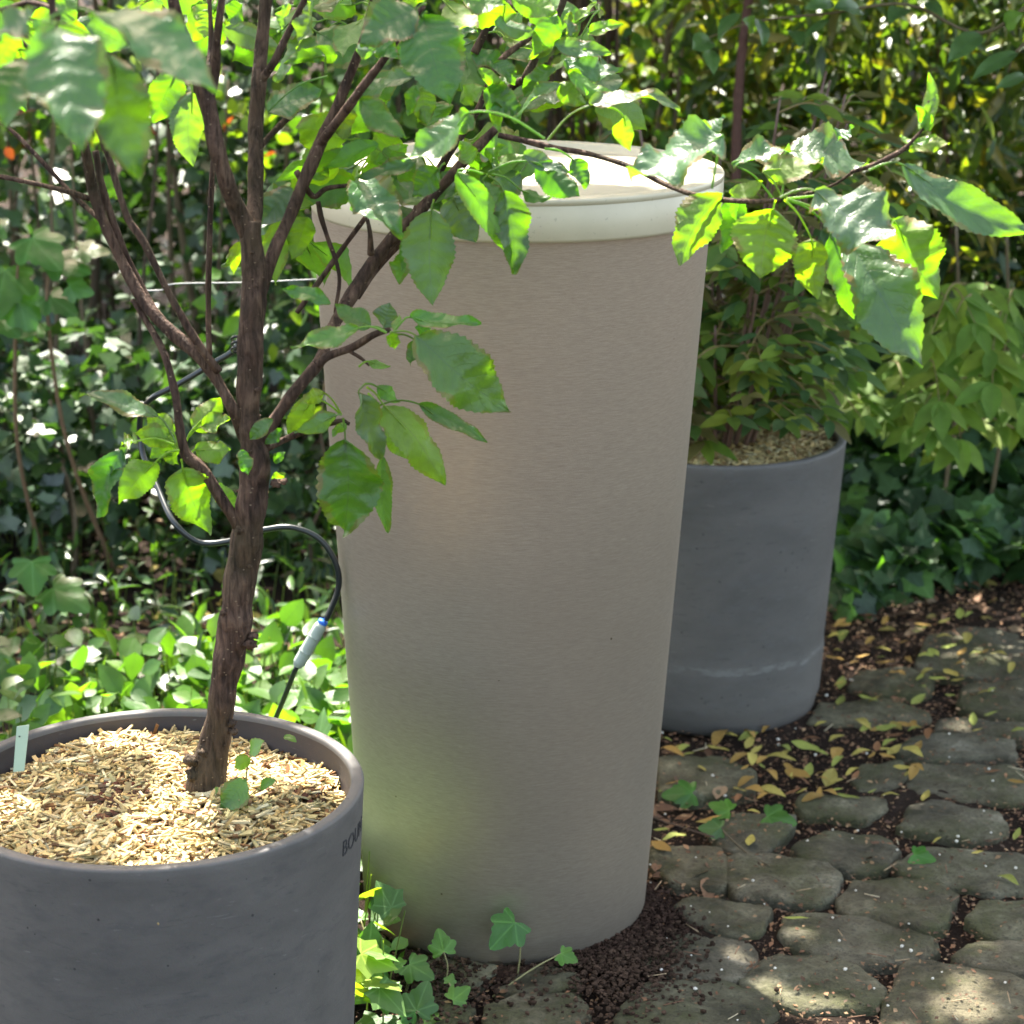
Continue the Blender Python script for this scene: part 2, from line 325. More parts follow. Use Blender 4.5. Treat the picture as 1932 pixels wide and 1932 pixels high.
# ------------------------------------------------------------------ leaf templates for mass foliage
def tpl_lance(ns=4, wid=.16, droop=.12, fold=.05):
    V=[]; UV=[]; f=[]
    for i in range(ns+1):
        v=i/ns; w=wid*math.sin(math.pi*v**.8)**.9 if 0<v<1 else .0
        zz=-droop*v*v
        for s in (-1,0,1):
            V.append((s*w, v, zz+(fold if s else 0)*w/wid)); UV.append((s*1.0, v))
    for i in range(ns):
        a=i*3; b=a+3
        if i==0: f += [(a+1,b+1,b),(a+1,b+2,b+1)]
        elif i==ns-1: f += [(a,a+1,b+1),(a+1,a+2,b+1)]
        else: f += [(a,a+1,b+1,b),(a+1,a+2,b+2,b+1)]
    return np.array(V), f, np.array(UV)
def tpl_ivy(cup=.08):
    o=[(0,0),(.14,-.12),(.42,-.16),(.40,.03),(.56,.30),(.36,.40),(.27,.58),(0,.95),(-.27,.58),(-.36,.40),(-.56,.30),(-.40,.03),(-.42,-.16),(-.14,-.12)]
    V=[(0,.12,0)]+[(x,y,-cup*(x*x*2+max(0,y-.3)**2*1.5)) for x,y in o]
    f=[(0,i,i+1) for i in range(1,len(o))]+[(0,len(o),1)]
    f=[q[::-1] for q in f]
    return np.array(V), f, np.array([(x,y) for x,y,_ in V])
def tpl_oval(wid=.34, droop=.1): return tpl_lance(4, wid, droop, .06)
def cross(a,b): return np.cross(a,b)
def nrm(a): return a/(np.linalg.norm(a,axis=-1,keepdims=True)+1e-9)
def scatter(mb, tpl, pos, axis, normal, size, cols):
    """axis (m,3) leaf direction, normal (m,3)"""
    V,f,UV = tpl; ax=nrm(axis); n=nrm(normal-ax*np.sum(ax*normal,-1,keepdims=True)); s=cross(ax,n)
    W = pos[:,None,:]+size[:,None,None]*(V[None,:,0,None]*s[:,None,:]+V[None,:,1,None]*ax[:,None,:]+V[None,:,2,None]*n[:,None,:])
    mb.addmany(W, f, UV, cols)
def pick(m, cols, var=.25):
    C=np.array(cols)[rng.integers(0,len(cols),m)]; return C*(1+rng.uniform(-var,var,(m,1)))
def rdir(m, up=0., out=None):
    d=rng.normal(size=(m,3)); d=nrm(d); d[:,2]+=up
    if out is not None: d=d+out
    return nrm(d)
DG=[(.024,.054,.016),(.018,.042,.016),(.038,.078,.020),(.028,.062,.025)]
MG=[(.055,.125,.022),(.07,.15,.028),(.045,.105,.025)]
YG=[(.11,.17,.018),(.14,.18,.02),(.09,.15,.02),(.16,.16,.02)]
OL=[(.075,.105,.018),(.095,.115,.02),(.05,.085,.02),(.045,.08,.02),(.115,.105,.022),(.04,.07,.02),(.06,.10,.02)]

# ------------------------------------------------------------------ ground
me = bpy.data.meshes.new('ground'); bm = bmesh.new()
gx=np.concatenate([np.linspace(-60,-2.2,8),np.arange(-2.1,2.3,.03),np.linspace(2.4,60,8)]); gy=np.concatenate([np.linspace(-40,1.9,6),np.arange(2,7.5,.03),np.linspace(7.7,90,10)])
vx=[[bm.verts.new((x,y,.001+.006*math.sin(x*9+y*4)+.005*math.sin(y*17-x*6)+random.uniform(-.003,.003))) for x in gx] for y in gy]
for i in range(len(gy)-1):
    for j in range(len(gx)-1): bm.faces.new((vx[i][j],vx[i][j+1],vx[i+1][j+1],vx[i+1][j]))
bm.to_mesh(me); bm.free(); me.shade_smooth(); g=link('ground', me, M_soil); tag(g, kind='structure', label='dark bare soil under the cobbles and plants')

# ------------------------------------------------------------------ cobbles (traced, then filled outwards)
CB=[[(230,1160),(540,1170),(575,1230),(560,1350),(320,1330),(235,1240)],
[(600,1220),(700,1200),(1050,1260),(1085,1310),(1050,1390),(960,1420),(620,1380),(595,1320)],
[(885,1170),(1050,1090),(1300,1130),(1350,1170),(1300,1260),(1200,1280),(930,1225)],
[(1095,1410),(1160,1315),(1500,1315),(1620,1380),(1560,1520),(1480,1550),(1120,1460)],
[(1340,1240),(1480,1170),(1900,1190),(2040,1250),(2040,1350),(1800,1380),(1400,1295)],
[(1375,1080),(1420,980),(1560,960),(1800,1010),(1850,1070),(1800,1120),(1650,1130)],
[(900,960),(930,930),(1280,930),(1300,985),(1200,1040),(940,1020)],
[(500,1080),(640,1005),(880,1030),(860,1080),(760,1180),(640,1190),(560,1150)],
[(275,760),(560,750),(700,820),(690,900),(560,940),(290,930)],
[(1150,850),(1190,775),(1370,775),(1400,840),(1300,905),(1180,895)],
[(1410,870),(1450,785),(1880,800),(1960,860),(1900,960),(1700,945),(1450,910)],
[(1330,720),(1420,650),(1700,635),(1860,680),(1880,755),(1480,765)],
[(1530,620),(1560,560),(1900,590),(2040,620),(2040,665),(1700,640)],
[(960,600),(1010,500),(1300,475),(1490,530),(1480,575),(1200,600)],
[(1640,520),(1660,420),(1932,395),(2080,420),(2080,560),(1800,565)],
[(1140,420),(1180,360),(1420,350),(1510,400),(1480,455),(1300,468)],
[(1450,340),(1500,200),(1700,135),(1880,135),(2100,180),(2100,375),(1700,370)],
[(340,1440),(420,1390),(750,1430),(770,1470),(720,1560),(620,1570),(420,1510)],
[(840,1550),(880,1480),(1190,1470),(1500,1560),(1525,1610),(1420,1660),(1180,1685),(900,1620)],
[(180,1600),(430,1525),(680,1600),(710,1660),(620,1765),(330,1745),(180,1690)],
[(650,1770),(780,1650),(1050,1650),(1200,1720),(1290,1800),(1240,1885),(950,1905),(700,1835)],
[(1300,1900),(1390,1700),(1500,1690),(1850,1750),(2020,1830),(2020,2030),(1320,2030)],
[(1620,1670),(1730,1600),(1932,1600),(2080,1640),(2080,1745),(1750,1725)],
[(1670,1500),(1730,1430),(1880,1410),(2080,1430),(2080,1585),(1800,1580)],
[(100,1932),(200,1800),(560,1790),(740,1850),(790,1920),(700,2030),(100,2030)]]
stones=[np.array([G(*Z8(*p))[:2] for p in q]) for q in CB]
for q in ([(690,1340),(1050,1350),(1100,1400),(1090,1500),(940,1590),(720,1570),(660,1440)],
          [(1110,1600),(1400,1440),(1620,1500),(1640,1600),(1330,1650)],
          [(1050,1700),(1300,1640),(1640,1640),(1700,1760),(1500,1850),(1040,1850)],
          [(560,1620),(800,1620),(960,1700),(900,1840),(560,1840)]):
    stones.append(np.array([G(*Z7(*p))[:2] for p in q]))
def inpoly(p, q):
    x,y=p; r=False; j=len(q)-1
    for i in range(len(q)):
        if (q[i][1]>y)!=(q[j][1]>y) and x<(q[j][0]-q[i][0])*(y-q[i][1])/(q[j][1]-q[i][1])+q[i][0]: r=not r
        j=i
    return r
traced=list(stones)
for j in range(-2,26):
    yy=2.5+j*.125; off=(j%2)*.09
    for i in range(-8,16):
        w=.165; cx_=i*(w+.015)+off+random.uniform(-.015,.015); cy_=yy+random.uniform(-.01,.01)+.03*math.sin(cx_*3)
        if cx_ < -.25+max(0,(cy_-3.0))*.9 or cy_>5.1-.2*(cx_<1): continue
        if cy_>4.75 and cx_<.9: continue
        rx,ry=w/2*random.uniform(.88,1.0),.056*random.uniform(.92,1.02); n=random.choice((8,9,10))
        poly=[]
        for k in range(n):
            a=2*math.pi*k/n+random.uniform(-.2,.2)+.3; e=.42
            poly.append((cx_+rx*abs(math.cos(a))**e*(1 if math.cos(a)>0 else -1), cy_+ry*abs(math.sin(a))**e*(1 if math.sin(a)>0 else -1)))
        poly=np.array(poly)
        ts=[cx_+rx*u for u in (-1,-.5,0,.5,1)]; bad=False
        for q in traced:
            if q[:,0].min()-.2>cx_ or q[:,0].max()+.2<cx_ or q[:,1].min()-.15>cy_ or q[:,1].max()+.15<cy_: continue
            if any(inpoly((tx,cy_+ty),q) for tx in ts for ty in (-ry,0,ry)) or any(inpoly(p,poly) for p in q): bad=True; break
        if not bad: stones.append(poly)
def stone_height(x,y): return .012
from mathutils import noise as mn
cob=MB()
for q in stones:
    ctr=q.mean(0); n=len(q)
    # chaikin smoothing then resample
    r=q.copy()
    r = ctr+(r-ctr)*1.10
    for k_ in (.07,.14):
        r=np.stack([r*(1-k_)+np.roll(r,-1,0)*k_, r*k_+np.roll(r,-1,0)*(1-k_)],1).reshape(-1,2)
    d=np.r_[0,np.cumsum(np.linalg.norm(np.roll(r,-1,0)-r,axis=1))]; rr=np.vstack([r,r[:1]]); K=44
    s=np.linspace(0,d[-1],K,endpoint=False); b=np.stack([np.interp(s,d,rr[:,0]),np.interp(s,d,rr[:,1])],1)
    jit=np.array([1+.06*mn.noise(Vector((p[0]*45,p[1]*45,3)))+.03*mn.noise(Vector((p[0]*160,p[1]*160,3))) for p in b]); b=ctr+(b-ctr)*jit[:,None]
    h0=random.uniform(.003,.010); tl=(random.uniform(-.04,.04),random.uniform(-.04,.04))
    rings=[(1.0,-.045),(.995,-.002),(.988,.004),(.965,.0068),(.91,.0082),(.8,.0092),(.65,.0100),(.5,.0106),(.33,.0112),(.16,.0115)]
    V=[]
    for sc,z in rings:
        for p in b:
            xy=ctr+(p-ctr)*sc
            zz=z+h0-.012+(.012 if z>-.04 else 0)+ (tl[0]*(xy[0]-ctr[0])+tl[1]*(xy[1]-ctr[1]))
            if z>-.04: zz+= .006*mn.noise(Vector((xy[0]*20,xy[1]*20,1)))+.003*mn.noise(Vector((xy[0]*80,xy[1]*80,2)))
            V.append((xy[0],xy[1],zz))
    V.append((ctr[0],ctr[1],h0+.012+.0045*mn.noise(Vector((ctr[0]*22,ctr[1]*22,1)))))
    f=[]; nr=len(rings)
    for i in range(nr-1):
        for j in range(K): k=(j+1)%K; f.append((i*K+j,i*K+k,(i+1)*K+k,(i+1)*K+j))
    c0=(nr-1)*K
    for j in range(K): f.append((c0+j,c0+(j+1)%K,nr*K))
    t=random.uniform(.8,1.15); cob.add(V,f,None,(t*random.uniform(.96,1.06),t,t*random.uniform(.9,1.05)))
o=cob.build('cobblestone_paving', M_stone); tag(o, label='worn grey-green cobblestones with brown debris in the joints', kind='structure')
# ------------------------------------------------------------------ rain barrel
BX,BY=-.0107,3.235
br=empty('rain_barrel',(BX,BY,0),'tall tapered taupe barrel with cream lid standing between the two dark pots','rain barrel')
mb=MB(); prof=[(0,.004),(.177,.004),(.192,.006),(.199,.014),(.203,.03)]
for i in range(1,41): z=.03+i/40*.998; prof.append((.203+(.266-.203)*(z-.03)/.998, z))
lathe(mb,prof,160,BX,BY); mb.build('shell',M_barrel,br)
mb=MB(); lathe(mb,[(0.2667,1.018),(0.2687,1.0145),(0.2722,1.0150),(0.2734,1.019),(0.2744,1.0595),(0.2736,1.0602),(0.2736,1.0612),(0.2746,1.0620),(0.2746,1.0670),(0.2734,1.0690),(0.2702,1.0697),(0.2562,1.0697),(0.2527,1.0685),(0.2502,1.0615),(0.2462,1.0602),(0.2242,1.0605),(0.2162,1.064),(0.2102,1.0648),(.10,1.066),(.0,1.0665)],160,BX+.007,BY,.012)
mb.build('lid',M_lid,br)
br.rotation_euler=(0,R(.55),0)
# ------------------------------------------------------------------ pots
def pot(x,y,h,r0,r1,mat,label,ridge=None):
    p=empty('plant_pot',(x,y,0),label,'plant pot'); mb=MB()
    pr=[(0,.003),(r1-.03,.003),(r1-.012,.006),(r1-.003,.016),(r1,.03)]
    for i in range(1,30):
        z=.03+(h-.045)*i/29; r=r1+(r0-r1)*(z/h)
        if ridge and z<ridge: r+=.0022
        pr.append((r,z))
    pr+=[(r0,h-.004),(r0-.0006,h-.0018),(r0-.0022,h-.0004),(r0-.004,h),(r0-.0115,h),(r0-.0135,h-.0006),(r0-.0145,h-.0025),(r0-.015,h-.006)]
    lathe(mb,pr,144,x,y); mb.build('pot_shell',mat,p)
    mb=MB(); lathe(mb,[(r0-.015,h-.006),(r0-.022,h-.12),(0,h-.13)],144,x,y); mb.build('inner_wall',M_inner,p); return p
LX,LY,LH,LR=-.398,2.52,.50,.233
potL=pot(LX,LY,LH,LR,.205,M_pot,'large dark grey concrete pot in the left foreground holding the young tree')
fc=bpy.data.curves.new('t','FONT'); fc.body='BOUM'; fc.size=.026; fc.extrude=.0006; fc.space_character=1.05
fo=bpy.data.objects.new('t',fc); scene.collection.objects.link(fo)
dg=bpy.context.evaluated_depsgraph_get(); tm=bpy.data.meshes.new_from_object(fo.evaluated_get(dg)); bpy.data.objects.remove(fo)
bmt=bmesh.new(); bmt.from_mesh(tm); bmesh.ops.subdivide_edges(bmt,edges=bmt.edges[:],cuts=2); 
toc=math.atan2(-LX,-LY) ; a0=math.atan2(-LY,-LX)+R(59)     # angle of the word's start round the pot
zt=LH-.052
for v in bmt.verts:
    rr=LR-(LR-.205)*((LH-(zt+v.co.y))/LH)+.0004+v.co.z*.5
    a=a0+v.co.x/LR; v.co=(LX+rr*math.cos(a),LY+rr*math.sin(a),zt+v.co.y)
bmt.to_mesh(tm); bmt.free(); tm.name='lettering'; link('lettering',tm,M_letter,potL)
RX=P(1352,850,4.08)[0]; RY=4.08; RH=.498
potR=pot(RX,RY,RH,.222,.186,M_pot2,'dark grey concrete pot behind the barrel on the cobbles to the right',ridge=.13)
# ------------------------------------------------------------------ mulch in pots
def mulch(name,cx,cy,r,zf,n,label,seed,lmin=.007,lmax=.022):
    rs=np.random.default_rng(seed); mb=MB()
    gr=[];K=48
    prof=[(r*i/14) for i in range(15)]; V=[];f=[]
    for i,rr in enumerate(prof):
        for k in range(K):
            a=2*math.pi*k/K; x,y=cx+rr*math.cos(a),cy+rr*math.sin(a); V.append((x,y,zf(x,y)-.006))
    for i in range(14):
        for k in range(K): j=(k+1)%K; f.append((i*K+k,i*K+j,(i+1)*K+j,(i+1)*K+k))
    mb.add(V,f,None,(.10,.065,.035))
    rad=r*np.sqrt(rs.uniform(0,1,n)); an=rs.uniform(0,2*math.pi,n); x=cx+rad*np.cos(an); y=cy+rad*np.sin(an)
    z=np.array([zf(a,b) for a,b in zip(x,y)])+rs.uniform(-.006,.005,n)
    l=rs.uniform(lmin,lmax,n)*rs.choice([1,1,1,.6,1.5],n); w=rs.uniform(.0008,.0020,n)*rs.choice([1,1,1,1.6],n); t=rs.uniform(.0006,.0013,n)
    yaw=rs.uniform(0,2*math.pi,n); pit=rs.normal(0,.22,n); pit=np.where(rs.uniform(size=n)<.03, rs.uniform(.5,1.1,n), pit)
    ax=np.stack([np.cos(yaw)*np.cos(pit),np.sin(yaw)*np.cos(pit),np.sin(pit)],1); nn=nrm(np.stack([rs.normal(0,.3,n),rs.normal(0,.3,n),np.ones(n)],1))
    s=nrm(cross(ax,nn)); nn=cross(s,ax)
    pos=np.stack([x,y,z],1); cs=[]
    for sx in (-1,1):
        for sy in (-1,1):
            for sz in (-1,1): cs.append(pos+ax*(sx*l/2)[:,None]+s*(sy*w)[:,None]+nn*(sz*t)[:,None])
    Vb=np.stack(cs,1); fb=[(0,1,3,2),(4,6,7,5),(0,4,5,1),(2,3,7,6),(0,2,6,4),(1,5,7,3)]
    C=pick(n,[(.46,.33,.14),(.52,.40,.19),(.40,.27,.10),(.56,.46,.26),(.34,.24,.11),(.44,.36,.16)],.25)
    dark=rs.uniform(size=n)<.13; C[dark]*=np.array([.32,.22,.2]); gry=rs.uniform(size=n)<.25; C[gry]*=np.array([.72,.78,.85])
    mb.addmany(Vb,fb,np.zeros((8,2)),C)
    o=mb.build(name,M_chip,None,False); tag(o,label=label,kind='stuff',cat='mulch'); return o
def zL(x,y):
    d=math.hypot(x-LX,y-LY)/.21
    return LH-.022-.018*d*d+.010*math.sin(x*19+1)*math.sin(y*23)+.006*mn.noise(Vector((x*25,y*25,0)))+.012*(y-LY)/.2
mulch('straw_mulch',LX,LY,LR-.019,zL,9500,'pale straw and wood chip mulch filling the left pot',3,.009,.026)
def zR(x,y): return RH-.016+.004*math.sin(x*31)*math.sin(y*27)
mulch('straw_mulch',RX,RY,.222-.02,zR,5000,'pale straw mulch filling the pot behind the barrel',5)
# soil clods in the left mulch
mb=MB()
def blob(mb,c,r,col,lum=.35,seg=7):
    V=[];f=[];ph=random.random()*50
    for i in range(seg+1):
        t=math.pi*i/seg
        for k in range(seg+2):
            a=2*math.pi*k/(seg+2); d=np.array([math.sin(t)*math.cos(a),math.sin(t)*math.sin(a),math.cos(t)])
            q=1+lum*mn.noise(Vector((d*1.9+ph).tolist())); V.append(np.array(c)+d*r*q*np.array([1,1,.75]))
    m=seg+2
    for i in range(seg):
        for k in range(m): j=(k+1)%m; f.append((i*m+k,i*m+j,(i+1)*m+j,(i+1)*m+k))
    mb.add(V,f,None,col)
for x,y,rr,n in ((215,1492,.03,60),(190,1523,.02,30),(585,1490,.018,14),(280,1500,.012,14),(430,1350,.02,25),(20,1450,.02,25),(375,1495,.02,18)):
    c0=G(x,y,.48)
    for _ in range(n):
        a=random.random()*6.3; d=rr*math.sqrt(random.random()); px_,py_=c0[0]+d*math.cos(a),c0[1]+d*math.sin(a)
        if math.hypot(px_-LX,py_-LY)>LR-.03: continue
        blob(mb,(px_,py_,zL(px_,py_)+.002),random.uniform(.002,.006),(random.uniform(.05,.1),.035,.022),.5,5)
o=mb.build('soil_crumbs',M_crumb); tag(o,'dark soil crumbs on top of the pale mulch in the left pot','soil',kind='stuff')

# ------------------------------------------------------------------ hero leaves
def hero_leaf(mb, B, T, w, roll=0, bend=.08, fold=.22, wave=.06, col=(.06,.13,.025), nu=5, nv=36, serr=.045, stem=None, twist=0):
    B=np.asarray(B,float); T=np.asarray(T,float); L=np.linalg.norm(T-B); ax=unit(T-B)
    toc=unit(np.array([0,0,CAMZ])-(B+T)/2); n0=unit(toc-ax*np.dot(toc,ax)); s0=np.cross(ax,n0)
    if s0[2]<0 and abs(roll)<90: roll=-roll
    ph=random.random()*6.3; ph2=random.random()*6.3; fr=random.uniform(7,11); asym=random.uniform(-.08,.08); side=random.uniform(-.06,.06)
    V=[];UV=[];f=[]; us=np.linspace(-1,1,2*nu+1)
    for i in range(nv+1):
        v=i/nv; ro=R(roll)+R(twist)*(v-.5)
        n=n0*math.cos(ro)+s0*math.sin(ro); s=np.cross(ax,n)
        vp=v**.82; prof=(math.sin(math.pi*min(1,vp))**.78)*(1-.10*v)
        if v>.8: prof*= 1-.35*((v-.8)/.2)**1.4
        ctr=B+ax*L*v+n*bend*L*4*v*(1-v)+s*side*L*math.sin(math.pi*v)
        for u in us:
            ww=w*.5*prof*(1+asym*(1 if u>0 else -1)); 
            if abs(u)>.99: ww*=1+serr*(1 if i%2 else -1)
            au=abs(u)
            zz=fold*au*ww*2*.5*(1-.3*v)+1.3*wave*w*au**1.6*math.sin(v*fr+ph+(1.7 if u>0 else 0))+ .035*w*math.sin(v*42+ph2-au*6)*au*(1-au)*2+.5*wave*w*au*au*math.sin(v*fr*2.3+ph2+u)
            xx=u*ww*math.cos(min(1.2,fold*.5))
            slant=-.04*L*au*0
            V.append(ctr+s*xx+n*zz+ax*slant); UV.append((u,v))
    K=len(us)
    for i in range(nv):
        for j in range(K-1): f.append((i*K+j,i*K+j+1,(i+1)*K+j+1,(i+1)*K+j))
    mb.add(V,f,UV,col)
    if stem is not None:
        S=np.asarray(stem,float); mid=(S+B)/2+np.array([0,0,.12*np.linalg.norm(S-B)])
        tube(mb,[S,mid,B,B+ax*L*.3+ (n0*math.cos(R(roll))+s0*math.sin(R(roll)))*(bend*L*.84-.0012)],[.0014,.0011,.0010,.0006],6,4,c=(col[0]*1.6+.03,col[1]*1.35+.03,col[2]*1.3),cap=False)
tree=empty('apple_tree',(*P(395,1475,2.54)[:2],.44),'young apple tree with brown branching trunk growing in the left pot','tree')
TY=2.54
def limb(pts, name='branch', sides=14, lump=.10, per=7, cut=False):
    """pts: (px,py,rpx,dY)"""
    mb=MB(); w=[P(x,y,TY+d) for x,y,r,d in pts]; rr=[pxm(r*.92,TY+d,w_[2]) for (x,y,r,d),w_ in zip(pts,w)]
    tube(mb,w,rr,sides,per,lump); 
    return mb.build(name,M_bark,tree)
mb=MB()
tp=[(388,1500,40,0),(388,1478,39,0),(396,1440,33,0),(409,1385,27,0),(419,1320,26,0),(430,1250,28,0),(443,1180,32,0),(449,1120,31,0),(461,1050,30,0),(470,985,31,0),(478,920,28,0),(482,865,27,0),(472,820,22,0),(469,760,22,0),(472,690,24,0),(474,620,25,0),(480,540,23,0),(476,480,22,0),(472,440,22,0),(476,415,18,0)]
w=[P(x,y,TY+d) for x,y,r,d in tp]; tube(mb,w,[pxm(r,TY,q[2]) for (x,y,r,d),q in zip(tp,w)],24,8,.09)
for x,y,r in ((360,1435,15),(365,1460,16),(470,1215,14),(478,1200,9),(425,1155,10),(385,1420,12),(443,1090,8),(520,912,10),(535,908,7),(457,1000,12),(486,735,6),(440,1380,9),(437,1365,9)):
    blob(mb,P(x,y,TY-.012),pxm(r,TY),(1,1,1),.7,9)
for _ in range(60):
    i=random.randrange(1,len(w)-2); t=random.random(); c_=w[i]*(1-t)+w[i+1]*t; r_=pxm(tp[i][2],TY); a=random.uniform(0,6.28)
    blob(mb,c_+np.array([math.cos(a)*r_*.93,math.sin(a)*r_*.93,0]),random.uniform(.0012,.003),(1,1,1),.6,5)
mb.build('trunk',M_bark,tree)
limbs=[
 [(474,450,20,0),(452,405,19,-.005),(428,345,18,-.02),(410,285,17,-.03),(398,225,17,-.03),(385,175,18,-.03),(362,110,15,-.04),(336,40,13,-.05),(318,-40,12,-.06)],
 [(397,190,9,-.03),(406,140,9,-.03),(410,70,9,-.04),(418,0,8,-.05),(424,-50,7,-.05)],
 [(392,150,6,-.02),(398,80,6,.0),(396,20,5,.0),(392,-40,5,0)],
 [(476,440,17,.01),(482,370,16,.03),(482,300,16,.04),(483,230,16,.05),(489,150,15,.05),(494,80,14,.06),(506,-40,12,.06)],
 [(490,155,10,.05),(515,120,8,.04),(540,70,8,.04),(570,10,7,.03),(590,-40,7,.02)],
 [(492,275,7,.05),(520,245,6,.07),(560,208,6,.08),(600,175,5,.1)],
 [(480,610,14,0),(492,550,14,.01),(515,480,13,.02),(548,405,13,.03),(575,340,13,.03),(600,280,14,.03),(630,215,12,.03),(655,155,10,.03),(680,90,9,.02),(700,20,8,.01),(712,-40,7,0)],
 [(600,275,10,.03),(640,225,10,.0),(680,170,9,-.02),(722,115,8,-.03),(760,60,6,-.03),(800,10,5,-.03)],
 [(488,855,18,.01),(510,805,14,0),(540,760,13,0),(580,710,12,.0),(606,675,12,.01),(626,620,12,.04),(662,560,14,.06),(700,500,14,.07),(745,445,13,.07),(790,400,12,.06),(835,350,11,.06),(880,300,11,.05),(910,268,10,.05),(935,243,9,.05)],
 [(672,560,9,.12),(715,500,8,.14),(760,450,9,.15),(790,400,9,.15),(775,350,8,.16),(760,320,7,.16)],
 [(710,500,10,.13),(745,455,9,.13),(775,420,9,.13),(800,370,10,.14),(830,320,10,.15),(850,285,8,.15),(900,210,7,.16),(940,120,6,.18),(1000,70,6,.2),(1060,10,5,.2)],
 [(560,325,7,.03),(590,370,6,.05),(615,356,5,.05),(655,350,4,.05),(690,345,4,.05)],
 [(940,255,6,.05),(1000,268,7,.05),(1050,280,6,.04),(1110,290,5.5,.03),(1190,315,5.5,0),(1260,350,5.5,-.02),(1320,370,5.5,-.04),(1400,380,5,-.06),(1475,377,5,-.06)],
 [(600,688,9,.0),(620,672,9,0),(665,655,8,0),(705,632,7,-.01),(735,622,5,-.02)],
 [(655,660,4,0),(680,675,4,0),(697,690,2,0)],
 [(505,845,8,.01),(540,828,7,.02),(590,808,6,.02),(640,795,6,.02),(660,800,4,.02)],
 [(455,1000,14,.0),(420,945,12,-.01),(385,890,12,-.01),(350,855,13,-.01),(338,800,9,-.01),(330,740,8,-.01),(310,670,8,0),(285,620,7,.01),(250,565,5,.02)],
 [(470,850,12,.02),(452,800,13,.0),(430,755,12,-.01),(405,710,12,-.01),(375,670,14,-.01),(330,632,14,0),(280,580,13,.01),(238,510,11,.02),(205,440,11,.02),(178,370,11,.02),(165,300,10,.01),(150,250,9,0),(110,180,8,-.03),(60,100,7,-.05),(20,20,6,-.06)],
 [(300,600,9,.02),(265,540,8,.03),(232,470,8,.03),(207,400,8,.03),(190,340,7,.03),(180,285,7,.03)],
 [(412,700,9,-.02),(385,665,9,-.03),(350,610,8,-.04),(312,540,7,-.04),(270,455,8,-.04),(240,410,7,-.04),(218,340,7,-.04),(203,290,7,-.04),(170,200,6,-.05)],
 [(170,375,6,.02),(130,362,6,.02),(60,345,5,.03),(-40,325,5,.04)],
 [(190,415,6,.03),(140,370,5,.05),(75,300,5,.06),(20,245,4,.07),(-30,215,4,.08)],
 [(395,670,6,.3),(393,560,6,.3),(397,400,6,.3),(402,300,5,.3)],
 [(600,380,5,.08),(606,410,6,.08),(617,445,5,.08),(640,520,4,.08),(632,590,4,.08)],
 [(560,590,5,.1),(610,520,6,.1),(660,450,5,.1),(690,410,5,.09)],
 [(700,480,7,.05),(698,440,5,.04),(692,410,4,.04)],
 [(990,150,9,.12),(1010,110,8,.12),(1030,70,8,.12),(1058,15,7,.12),(1075,-40,7,.12)],
 [(930,215,8,.15),(965,165,9,.13),(990,150,9,.12)],
 [(895,100,9,.2),(910,70,8,.2),(930,30,7,.2),(960,20,5,.2),(1000,22,4,.2)],
 [(105,90,6,-.3),(100,30,7,-.3),(95,-40,7,-.3)],
 [(0,20,6,-.25),(60,5,5,-.25),(110,30,5,-.3),(70,95,5,-.2),(20,60,4,-.2)],
 [(1615,320,3,-.1),(1570,350,3,-.08),(1500,372,4,-.06)],
 [(1605,325,4,-.1),(1650,310,5,-.11),(1700,285,5,-.12),(1722,265,4,-.12),(1745,235,3,-.12),(1752,190,2,-.12)],
]
for q in limbs: limb(q, sides=12 if q[0][2]<9 else 18)
# leaves: (zoom, base, tip, width, dY, roll, bend, fold, tintkey, stem or None)
G1=(.055,.125,.022); G2=(.040,.095,.022); G3=(.085,.16,.022); G4=(.052,.105,.045); GY=(.085,.155,.018); GP=(.062,.115,.05)
LEAVES=[]
def cluster(name_zoom, items):
    for it in items:
        (bx,by),(tx,ty),wd,dY,roll = it[:5]; col=it[5] if len(it)>5 else G1; st=it[6] if len(it)>6 else None
        tw=it[7] if len(it)>7 else random.uniform(-25,25); dt=it[8] if len(it)>8 else random.uniform(-.02,.02)
        sc={Z1:.3418,Z2:.3418,Z3:.4141,Z4:.3418,Z5:.293,Z6:.366}[name_zoom]
        B=P(*name_zoom(bx,by),TY+dY); T=P(*name_zoom(tx,ty),TY+dY+dt)
        S=P(*name_zoom(*st),TY+dY) if st else None
        cr=abs(math.cos(R(roll))); w=pxm(wd*sc,TY+dY)/max(.45,cr**.7)
        c=tuple(x*random.uniform(.88,1.12) for x in col); mb=MB(); LEAVES.append((w*np.linalg.norm(T-B)/(TY+dY)**2,mb))
        hero_leaf(mb,B,T,w,roll,random.uniform(.03,.12)*random.choice((1,1,-1)),random.uniform(.15,.45),random.uniform(.07,.15),c,stem=S,twist=tw)
cluster(Z1,[((300,140),(455,835),430,-.75,15,G4,(230,120),10,-.055),((500,60),(1215,545),290,-.72,45,G4,(270,100),20,-.03),((600,300),(765,1000),330,-.66,5,G2,(300,120),5,.0),((150,320),(30,725),240,-.68,20,G2,None,10,-.03),
 ((190,60),(-60,200),170,-.7,50,G4),((80,180),(-40,420),170,-.3,150,G1)])
cluster(Z1,[((300,110),(430,-20),140,-.2,160,G1),((900,20),(760,60),90,.1,150,GP),((980,380),(850,680),190,-.02,10,G1,(1010,330)),((1060,510),(1070,920),200,-.03,170,GP,(1050,430)),((1150,50),(1130,210),120,.05,160,G3),
 ((1240,150),(1560,290),150,.08,165,GP),((1340,20),(1250,120),120,.05,20,G1),((1590,20),(1540,180),60,0,120,GP),((1730,10),(1630,280),100,0,60,GP),((1790,310),(1570,350),90,.04,160,G1,(1800,400))])
